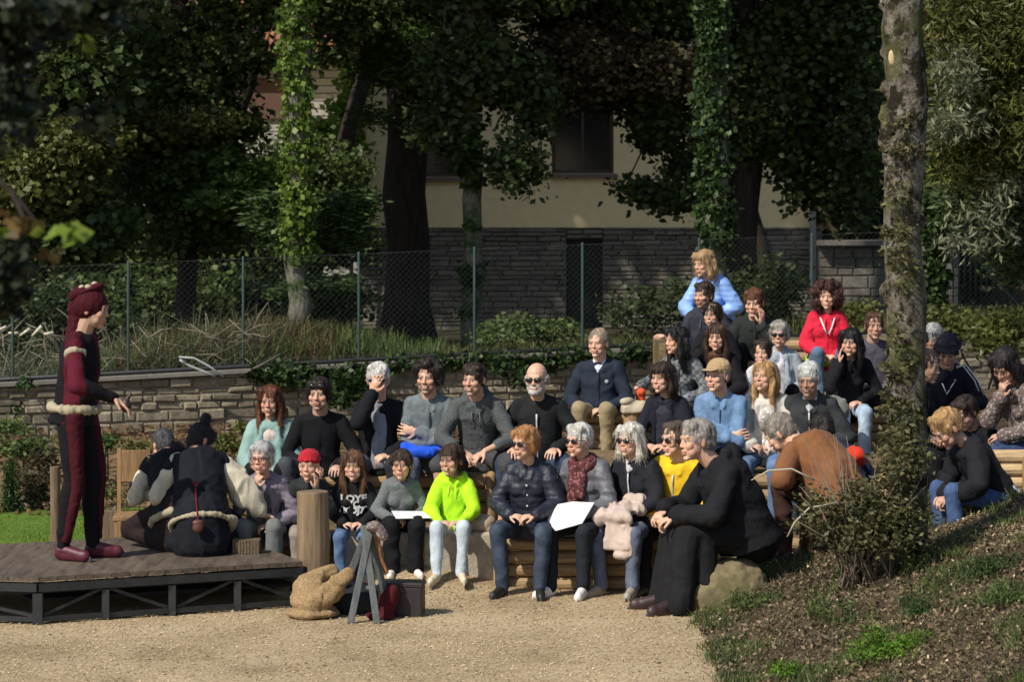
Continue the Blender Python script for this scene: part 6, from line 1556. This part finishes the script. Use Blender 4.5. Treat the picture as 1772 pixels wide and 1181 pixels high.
def build_people():
    P = {}
    D1, D1L, D2, D3, D4 = 18.7, 18.9, 19.95, 22.2, 23.6
    # front row, left part (on the stone blocks)
    P['gray_glasses'] = person('grey haired woman in red glasses and lilac puffer jacket resting her chin on her hand', (453, 766), D1L, .4, .02, yaw=5, look=15, lean=18, build='F', sc=.84, hair='puffy', hc=SIL, glasses='clear', age=1,
        top=((.20, .17, .21), 'quilt'), puff=.03, neckw='open', inner=(.12, .14, .12), arms=('chin', 'lap'), bottom=((.16, .17, .17), 'plain'), bpuff=.02, shoes=(.05, .04, .04))
    P['red_hat'] = person('child in a bright red headscarf with cheek in hand behind the thick wooden post', (535, 780), D1L, .4, .02, yaw=-5, look=10, lean=22, build='f', sc=.73, hm=1.1, hair='none', hat='beanie', hatc=(.45, .02, .03),
        top=((.025, .028, .03), 'plain'), puff=.022, neckw='jacket', arms=('lap', 'cheek'), bottom=((.28, .24, .20), 'plain'), skin=.95)
    P['text_girl'] = person('girl with long brown hair in black sweatshirt with white lettering and blue jeans', (612, 781), D1L, .4, .02, yaw=0, look=5, lean=8, build='f', sc=.68, hm=1.16, hair='long', hc=(.12, .06, .03),
        top=((.012, .012, .014), 'plain'), puff=.022, neckw='crew', arms=('lapc', 'lapc'), bottom=(JEAN, 'denim'), topname='sweatshirt', smile=.9, shoes=(.03, .03, .03))
    P['grey_girl'] = person('girl in grey sweater and wide black trousers with a paper sheet on her lap', (695, 779), D1L, .4, .10, yaw=-8, look=8, lean=16, build='f', sc=.69, hm=1.14, hair='pony', hc=(.05, .03, .02),
        top=((.10, .11, .11), 'heather'), puff=.022, arms=('lapc', 'lap'), bottom=(BLK, 'plain'), bpuff=.045, topname='sweater', shoes=(.7, .68, .62), smile=.6)
    P['neon'] = person('child in neon yellow hoodie and pale ripped jeans swinging one foot', (783, 769), D1L - .05, .4, .08, yaw=5, look=32, lean=6, build='k', sc=.72, hm=1.04, hair='tied', hc=(.05, .028, .016), skin=.85,
        top=((.42, .78, .02), 'plain'), puff=.028, neckw='hood', arms=('lapc', 'lapc'), bottom=((.42, .48, .52), 'denim'), fy=-.44, topname='hoodie', smile=.9, shoes=(.6, .52, .36), fdy=(-.05, .02))
    # front row, right part (on the log bench)
    P['blond_navy'] = person('older woman with short orange blond hair in a shiny navy quilted jacket with hands clasped', (910, 739), D1, .36, 0, yaw=12, look=42, lean=12, build='F', hair='puffy', hc=(.42, .21, .08), glasses='dark', age=1, smile=.2,
        top=((.016, .019, .032), 'quilt'), puff=.032, neckw='jacket', arms=('lapc', 'lapc'), bottom=((.035, .05, .075), 'denim'), shoes=(.015, .015, .015), buttons=(.5, .5, .5), spread=.15)
    P['short_white'] = person('woman with cropped white hair and maroon scarf in a grey jacket holding a white folder', (1003, 734), D1, .36, 0, yaw=28, look=42, lean=12, build='F', hair='short', hc=(.55, .53, .48), glasses='dark', age=1, smile=.2,
        top=((.12, .12, .135), 'quilt'), puff=.032, neckw='jacket', scarf=((.09, .03, .03), 'pattern'), arms=('lap', 'lapc'), bottom=((.016, .02, .026), 'plain'), shoes=(.72, .7, .7), spread=.13, fdy=(-.05, 0))
    P['bob_white'] = person('woman with white bob and sunglasses in black zip jacket, pale coat over her lap', (1092, 733), D1, .36, 0, yaw=30, look=40, lean=8, build='F', hair='bob', hc=(.62, .58, .50), glasses='dark', age=1,
        top=((.016, .017, .022), 'plain'), puff=.028, neckw='collar', zip_=(.5, .5, .5), arms=('lapc', 'lapc'), bottom=((.10, .12, .17), 'denim'), shoes=(.30, .27, .22), spread=.14, smile=.9)
    P['yellow'] = person('man in a bright yellow zipped jacket half hidden behind the robed man', (1170, 731), D1 + .05, .36, 0, yaw=24, look=55, lean=12, side=5, build='m', hair='short', hc=(.10, .07, .05), glasses='dark',
        top=((.75, .48, .02), 'plain'), puff=.03, neckw='collar', zip_=(.4, .3, .05), arms=('lapc', 'lapc'), bottom=(BLK, 'plain'), skin=1.05, topname='jacket')
    # second row, left part
    P['aqua'] = person('woman with long auburn hair in an open pale aqua jacket over a cream jumper', (468, 669), D2, .66, .28, yaw=0, look=8, lean=2, slouch=6, build='f', hair='long', hc=AUB,
        top=((.22, .34, .31), 'plain'), puff=.05, neckw='open', inner=(.62, .50, .44), innerk='knit', arms=('lap', 'lap'), bottom=(BLK, 'plain'), skin=.9)
    P['sung_up'] = person('man in a black sweater with sunglasses pushed up on his forehead', (553, 654), D2, .66, .28, yaw=0, look=10, lean=10, build='m', hair='mop', hc=DK, glasses='up', beard=((.05, .04, .03), .5, 'goatee'),
        top=(BLK, 'knit'), puff=.022, arms=('lap', 'knee'), bottom=((.045, .048, .055), 'denim'), topname='sweater', spread=.2)
    P['handface'] = person('white haired man in open black cardigan and grey tee raising a hand to his face', (655, 629), D2, .66, .28, yaw=-5, look=5, lean=4, build='m', hair='short', hc=(.6, .58, .54), glasses='dark', age=1,
        top=(BLK, 'plain'), puff=.022, neckw='open', inner=(.22, .23, .26), arms=('brow', 'lap'), bottom=((.10, .12, .16), 'denim'), topname='cardigan', spread=.2)
    P['armscross'] = person('young man with dark curly hair and crossed arms in a grey denim shirt', (741, 626), D2, .66, .28, yaw=5, look=15, lean=8, build='m', hair='curly', hc=(.022, .014, .01), beard=((.05, .03, .02), .5, 'full'),
        top=((.13, .15, .16), 'denim'), puff=.022, neckw='collar', arms=('cross', 'cross'), bottom=((.03, .033, .036), 'plain'), topname='shirt', smile=.9, spread=.2)
    P['hoodie_shorts'] = person('young man in a charcoal hoodie and shorts leaning forward on bare knees', (822, 629), D2, .66, .28, yaw=6, look=28, lean=22, build='m', hair='short', hc=(.03, .016, .01), beard=((.10, .05, .03), .35, 'full'),
        top=((.055, .06, .06), 'heather'), puff=.028, sleeve=.5, neckw='hood', arms=('between', 'between'), bottom=((.06, .062, .065), 'plain'), shorts=True, topname='hoodie', smile=1, spread=.22, fy=-.36)
    P['bald'] = person('bald man with a white beard and glasses in a black half zip jumper', (929, 628), D2, .66, .28, yaw=8, look=15, lean=16, build='M', hair='fringe', hc=(.5, .47, .42), glasses='dark', age=1, beard=((.5, .46, .42), .8, 'full', 1),
        top=((.018, .019, .02), 'knit'), puff=.022, neckw='turtle', zip_=(.35, .35, .35), arms=('knee', 'knee'), bottom=(DJEAN, 'denim'), topname='jumper', spread=.2)
    # second row, right part
    P['dark_bob'] = person('smiling woman with a dark brown bob and navy cardigan sitting beside the log step', (1148, 628), D2 + .1, .66, .28, yaw=25, look=40, lean=8, build='f', hair='bob', hc=(.035, .02, .013), smile=1,
        top=((.016, .017, .026), 'knit'), puff=.022, neckw='open', inner=(.03, .03, .045), arms=('lapc', 'lapc'), bottom=((.05, .055, .04), 'plain'), topname='cardigan')
    P['cap_denim'] = person('man in a tan flat cap and light blue denim shirt with folded arms', (1243, 622), D2 + .1, .66, .28, yaw=15, look=40, lean=10, build='m', hair='buzz', hc=(.30, .26, .22), hat='cap', hatc=(.40, .28, .15), age=1,
        top=((.13, .22, .36), 'denim'), puff=.02, neckw='collar', inner=None, arms=('cross', 'cross'), bottom=(BLK, 'plain'), topname='shirt', smile=.8)
    P['cream'] = person('woman with long straight blond hair in a white knitted cardigan and blue jeans', (1326, 627), D2 + .2, .66, .28, yaw=15, look=38, pitch=-8, lean=6, build='f', hair='long', hc=(.40, .24, .10),
        top=((.66, .62, .54), 'knit'), puff=.065, neckw='open', inner=(.5, .46, .4), innerk='pattern', arms=('lapc', 'lap'), bottom=(JEAN, 'denim'), topname='cardigan')
    P['white_zip'] = person('white haired man in a dark grey zipped jacket leaning forward and smiling', (1399, 628), D2 + .2, .66, .28, yaw=12, look=20, pitch=12, lean=18, build='M', hair='short', hc=(.62, .61, .58), age=1,
        top=((.04, .045, .045), 'plain'), puff=.026, neckw='collar', zip_=(.3, .3, .3), arms=('lap', 'lap'), bottom=(DJEAN, 'denim'), smile=.9, skin=.85)
    # third row
    P['navy_man'] = person('man with short grey hair in navy jacket and khaki trousers alone on a log step', (1036, 569), D3, .84, .50, yaw=12, look=25, lean=4, build='m', hair='buzz', hc=(.28, .22, .16), sc=.90,
        top=((.020, .026, .042), 'plain'), puff=.028, neckw='collar', inner=None, arms=({'w': (-.13, -.18, .02), 'd': (0, -.5, -1)}, 'lap'), bottom=((.30, .24, .14), 'plain'), shoes=(.3, .25, .18), spread=.11, fy=-.34, smile=.8)
    P['plaid'] = person('woman with long black wavy hair and a black and white checked shirt', (1172, 566), D3, .84, .50, yaw=25, look=62, lean=14, build='f', hair='longw', hc=(.014, .012, .012),
        top=((.09, .095, .10), 'plaid'), puff=.024, neckw='collar', arms=({'w': (-.36, -.22, .20), 'd': (-.9, -.3, -.4)}, 'lap'), bottom=((.05, .05, .055), 'plain'), topname='shirt')
    P['brown_long'] = person('pale young woman with long dark brown hair and a brown scarf facing forward', (1240, 560), D3 + .1, .84, .50, yaw=10, look=12, lean=10, build='f', hair='long', hc=(.06, .032, .018), skin=1.1,
        top=(BLK, 'plain'), puff=.03, neckw='jacket', scarf=((.10, .05, .03), 'knit'), arms=('lapc', 'lapc'), bottom=(BLK, 'plain'))
    P['boy'] = person('small dark haired boy in a white top with a hand at his mouth', (1320, 588), D3 + .1, .84, .50, yaw=10, look=18, lean=10, build='k', sc=.72, hair='short', hc=(.035, .02, .012),
        top=((.55, .55, .58), 'plain'), puff=.02, neckw='crew', arms=('lap', 'mouth'), bottom=(BLK, 'plain'), topname='shirt')
    P['grey_sung'] = person('grey haired woman in dark sunglasses and pale grey cardigan behind the small boy', (1349, 556), D3 + .55, .84, .62, yaw=5, look=15, lean=6, build='F', hair='puffy', hc=(.34, .31, .27), glasses='dark', age=1, sc=.84,
        top=((.30, .34, .37), 'plain'), puff=.022, neckw='open', inner=(.55, .52, .58), arms=('lapc', 'lap'), bottom=(BLK, 'plain'), topname='cardigan')
    P['black_hair'] = person('woman with long black hair and black sweater in pale blue jeans with chin on hand', (1473, 569), D3 - .2, .84, .50, yaw=0, look=22, lean=16, build='f', hair='long', hc=(.012, .010, .010),
        top=(BLK, 'plain'), puff=.024, arms=('cheek', 'lap'), bottom=((.38, .48, .58), 'denim'), topname='sweater', fy=-.42, spread=.10, shoes=(.015, .015, .015))
    # fourth row
    P['beard_up'] = person('bearded young man in a grey hooded coat pointing out to the left', (1219, 489), D4 + .2, 1.1, .85, yaw=20, look=40, lean=10, build='m', hair='short', hc=(.04, .022, .013), beard=((.07, .04, .025), .7, 'full'), sc=.88,
        top=((.035, .037, .05), 'plain'), puff=.03, neckw='hood', arms=({'w': (-.30, -.30, .22), 'd': (-.7, -.6, .3), 'pole': (-.6, .2, -1)}, 'lap'), bottom=(BLK, 'plain'), topname='coat')
    P['young_dark'] = person('young woman with tied back dark hair directly in front of the bearded man', (1234, 524), D4 - .5, 1.0, .9, yaw=10, look=30, lean=8, build='f', hair='tied', hc=(.025, .015, .01), sc=.80,
        top=(BLK, 'plain'), puff=.024, arms=('lap', 'lap'), bottom=(BLK, 'plain'))
    P['red_brown'] = person('man with reddish brown hair in a black coat resting his cheek on his fist', (1305, 500), D4, 1.1, .85, yaw=5, look=18, pitch=8, lean=14, build='m', hair='short', hc=(.13, .05, .022), sc=.92,
        top=((.022, .026, .024), 'plain'), puff=.03, neckw='collar', arms=('lap', 'cheek'), bottom=(BLK, 'plain'), topname='coat')
    P['red_curly'] = person('curly dark red haired woman in a red hooded fleece over a lime green top', (1431, 491), D4, 1.1, .85, yaw=0, look=10, lean=4, build='f', hair='afro', hc=(.05, .016, .010), skin=1.15, sc=.86, smile=.9,
        top=((.60, .02, .045), 'plain'), puff=.04, neckw='hood', arms=('lap', 'lap'), bottom=((.10, .15, .22), 'denim'), topname='fleece')
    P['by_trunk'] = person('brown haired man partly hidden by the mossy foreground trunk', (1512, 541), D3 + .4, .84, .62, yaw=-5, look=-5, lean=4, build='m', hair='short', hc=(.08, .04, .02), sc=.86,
        top=((.08, .07, .09), 'plain'), puff=.024, neckw='crew', arms=('lap', 'lap'), bottom=(BLK, 'plain'), skin=.8)
    P['light_blue'] = person('blond woman in a light blue puffer jacket sitting highest of the audience', (1219, 434), D4 + 1.2, 1.3, 1.0, yaw=28, look=52, pitch=6, lean=22, build='f', hair='bob', hc=(.40, .26, .13), sc=.90,
        top=((.24, .40, .78), 'quilt'), puff=.04, neckw='jacket', inner=(.03, .03, .05), arms=('between', 'lap'), bottom=(DJEAN, 'denim'), hem=.03)
    # group to the right of the trunk
    P['shades_top'] = person('grey haired woman with sunglasses on top of her head right of the trunk', (1614, 562), 21.6, .8, .5, yaw=10, look=20, pitch=12, lean=8, build='F', hair='bob', hc=(.34, .33, .32), glasses='up', sc=.84, skin=.8,
        top=((.10, .12, .13), 'plain'), puff=.03, neckw='jacket', arms=('lap', 'lap'), bottom=(BLK, 'plain'))
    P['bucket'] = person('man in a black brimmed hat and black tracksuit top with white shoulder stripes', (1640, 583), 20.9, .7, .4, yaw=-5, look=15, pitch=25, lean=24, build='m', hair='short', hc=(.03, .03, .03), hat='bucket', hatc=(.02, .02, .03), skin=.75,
        top=((.012, .013, .022), 'plain'), puff=.03, neckw='collar', arms=('lap', 'lap'), bottom=(BLK, 'plain'))
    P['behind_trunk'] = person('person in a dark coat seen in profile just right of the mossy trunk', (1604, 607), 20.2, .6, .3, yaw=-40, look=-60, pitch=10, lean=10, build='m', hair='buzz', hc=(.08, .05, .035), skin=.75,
        top=((.015, .015, .018), 'plain'), puff=.035, neckw='jacket', arms=('lap', 'lap'), bottom=(BLK, 'plain'), topname='coat')
    P['log_woman'] = person('woman with long dark hair in a patterned brown jacket looking down beside the log pile', (1737, 607), 18.8, .75, .45, yaw=66, look=42, pitch=32, lean=16, build='f', hair='longw', hc=(.02, .013, .012), sc=.93, skin=.85,
        top=((.13, .10, .09), 'pattern'), puff=.04, neckw='jacket', arms=('mouth', 'lapc'), bottom=((.035, .055, .12), 'denim'), fy=-.42)
    P['blond_kid'] = person('blond child in a black coat and jeans turned away beside the trunk', (1633, 715), 18.3, .55, .25, yaw=75, look=70, pitch=38, lean=30, build='k', sc=.94, hm=.92, hair='short', hc=(.40, .24, .10), skin=.9,
        top=((.014, .014, .017), 'plain'), puff=.045, neckw='jacket', arms=('between', 'between'), bottom=((.05, .085, .18), 'denim'), hem=.04)
    P['dark_adult'] = person('dark haired adult in a long black coat seated just behind the blond child', (1668, 690), 19.1, .5, .3, yaw=50, look=45, pitch=30, lean=22, build='m', sc=.86, hair='short', hc=(.03, .02, .015), skin=.8,
        top=((.010, .010, .013), 'plain'), puff=.04, neckw='jacket', arms=('lap', 'lap'), bottom=(BLK, 'plain'), topname='coat')
    # monk and the brown jacket man
    P['monk'] = person('grey haired man in a long black hooded habit sitting on the boulder with clasped hands', (1207, 727), 17.95, .42, 0, yaw=72, look=70, pitch=2, lean=20, slouch=22, build='M', hair='short', hc=(.30, .27, .24), sc=1.04, age=1,
        top=((.012, .012, .014), 'plain'), puff=.045, neckw='hood', arms=({'w': (-.06, -.50, .16), 'd': (.4, -.8, -.5), 'curl': .9}, {'w': (.06, -.48, .13), 'd': (-.4, -.8, -.4), 'curl': .9}), bottom=((.013, .013, .014), 'plain'), skirt='robe', topname='habit', botname='habit_skirt', shoes=(.04, .02, .02), fy=-.52)
    P['brown_jkt'] = person('man with curly grey hair bending forward in a rust brown suede jacket seen from behind', (1345, 722), 18.2, .45, .22, yaw=138, look=112, pitch=34, lean=34, slouch=42, build='M', hair='mop', hc=(.24, .21, .17), sc=1.0,
        top=((.20, .085, .035), 'plain'), puff=.04, neckw='jacket', arms=('lap', 'knee'), bottom=((.05, .025, .02), 'plain'), hem=.03)
    P['dark_behind'] = person('dark haired person in dark blue bending down just behind the rust brown jacket', (1420, 722), 18.8, .45, .3, yaw=150, look=150, pitch=30, lean=30, slouch=20, build='f', hair='short', hc=DK,
        top=((.02, .025, .05), 'plain'), puff=.03, arms=('lap', 'lap'), bottom=(BLK, 'plain'))
    # the players on the stage
    def stripes(o, me):
        for c_ in ((.012, .012, .014), (.11, .008, .018)): 
            pass
        me.materials.append(cloth((.085, .008, .016)))
        for p in me.polygons:
            c = p.center
            if math.sin(math.atan2(c.y, c.x) * 4 + .9) > .25 : p.material_index = 1
    P['actor'] = person('costumed player standing on the stage in a burgundy and black slashed doublet and hood', (160, 500), 18.05, .29, .29, yaw=-82, look=-80, pitch=8, lean=4, slouch=8, build='m', legs='stand', hair='none', spread=.075, fdy=(.05, -.10), skin=.75,
        top=((.008, .007, .009), 'plain'), puff=.012, arms=({'w': (-.16, -.30, .10), 'd': (0, -.8, -.5)}, 'down'), bottom=((.008, .007, .009), 'plain'), bpuff=.004, topname='doublet', botname='hose', topfn=stripes, shoes=(.08, .01, .02), hat='hood', hatc=(.050, .006, .010))
    P['kneel_left'] = person('grey haired player in black tunic crouching on the stage, leftmost of the crouching two', (281, 746), 18.55, .42, .29, yaw=158, look=150, pitch=30, lean=28, slouch=34, build='M', legs='kneel', hair='buzz', hc=(.06, .06, .065), sc=.84,
        top=((.011, .012, .014), 'plain'), puff=.06, neckw='crew', arms=('lap', 'lap'), bottom=((.02, .012, .012), 'plain'), skirt='robe', topname='tunic', sleeve=.0, skin=.8, feet=False)
    P['kneel_right'] = person('player with a dark top knot and billowing cream sleeves crouching on the stage', (352, 737), 18.35, .42, .29, yaw=168, look=-125, pitch=28, lean=26, slouch=32, build='M', legs='kneel', hair='bun', hc=(.015, .012, .012), sc=.87,
        top=((.009, .010, .014), 'plain'), puff=.055, neckw='crew', arms=({'w': (-.50, -.18, -.06), 'd': (-.8, -.5, -.6), 'pole': (-.6, .3, -.2)}, 'lap'), bottom=((.010, .011, .015), 'plain'), skirt='robe', topname='tunic', sleeve=.0, skin=.8, feet=False)
    P['hidden_child'] = person('brown haired child whose head shows between the two crouching players', (317, 768), 19.3, .4, .1, yaw=0, look=10, pitch=35, lean=20, build='k', sc=.8, hair='mop', hc=(.06, .025, .015),
        top=((.03, .03, .03), 'plain'), arms=('lap', 'lap'), bottom=(BLK, 'plain'))
    return P
build_setting()
build_walls()
build_house()
build_trees()
build_plants()
build_seats()
build_stage()
P = build_people()
build_props(P)
costume(P)
flush()
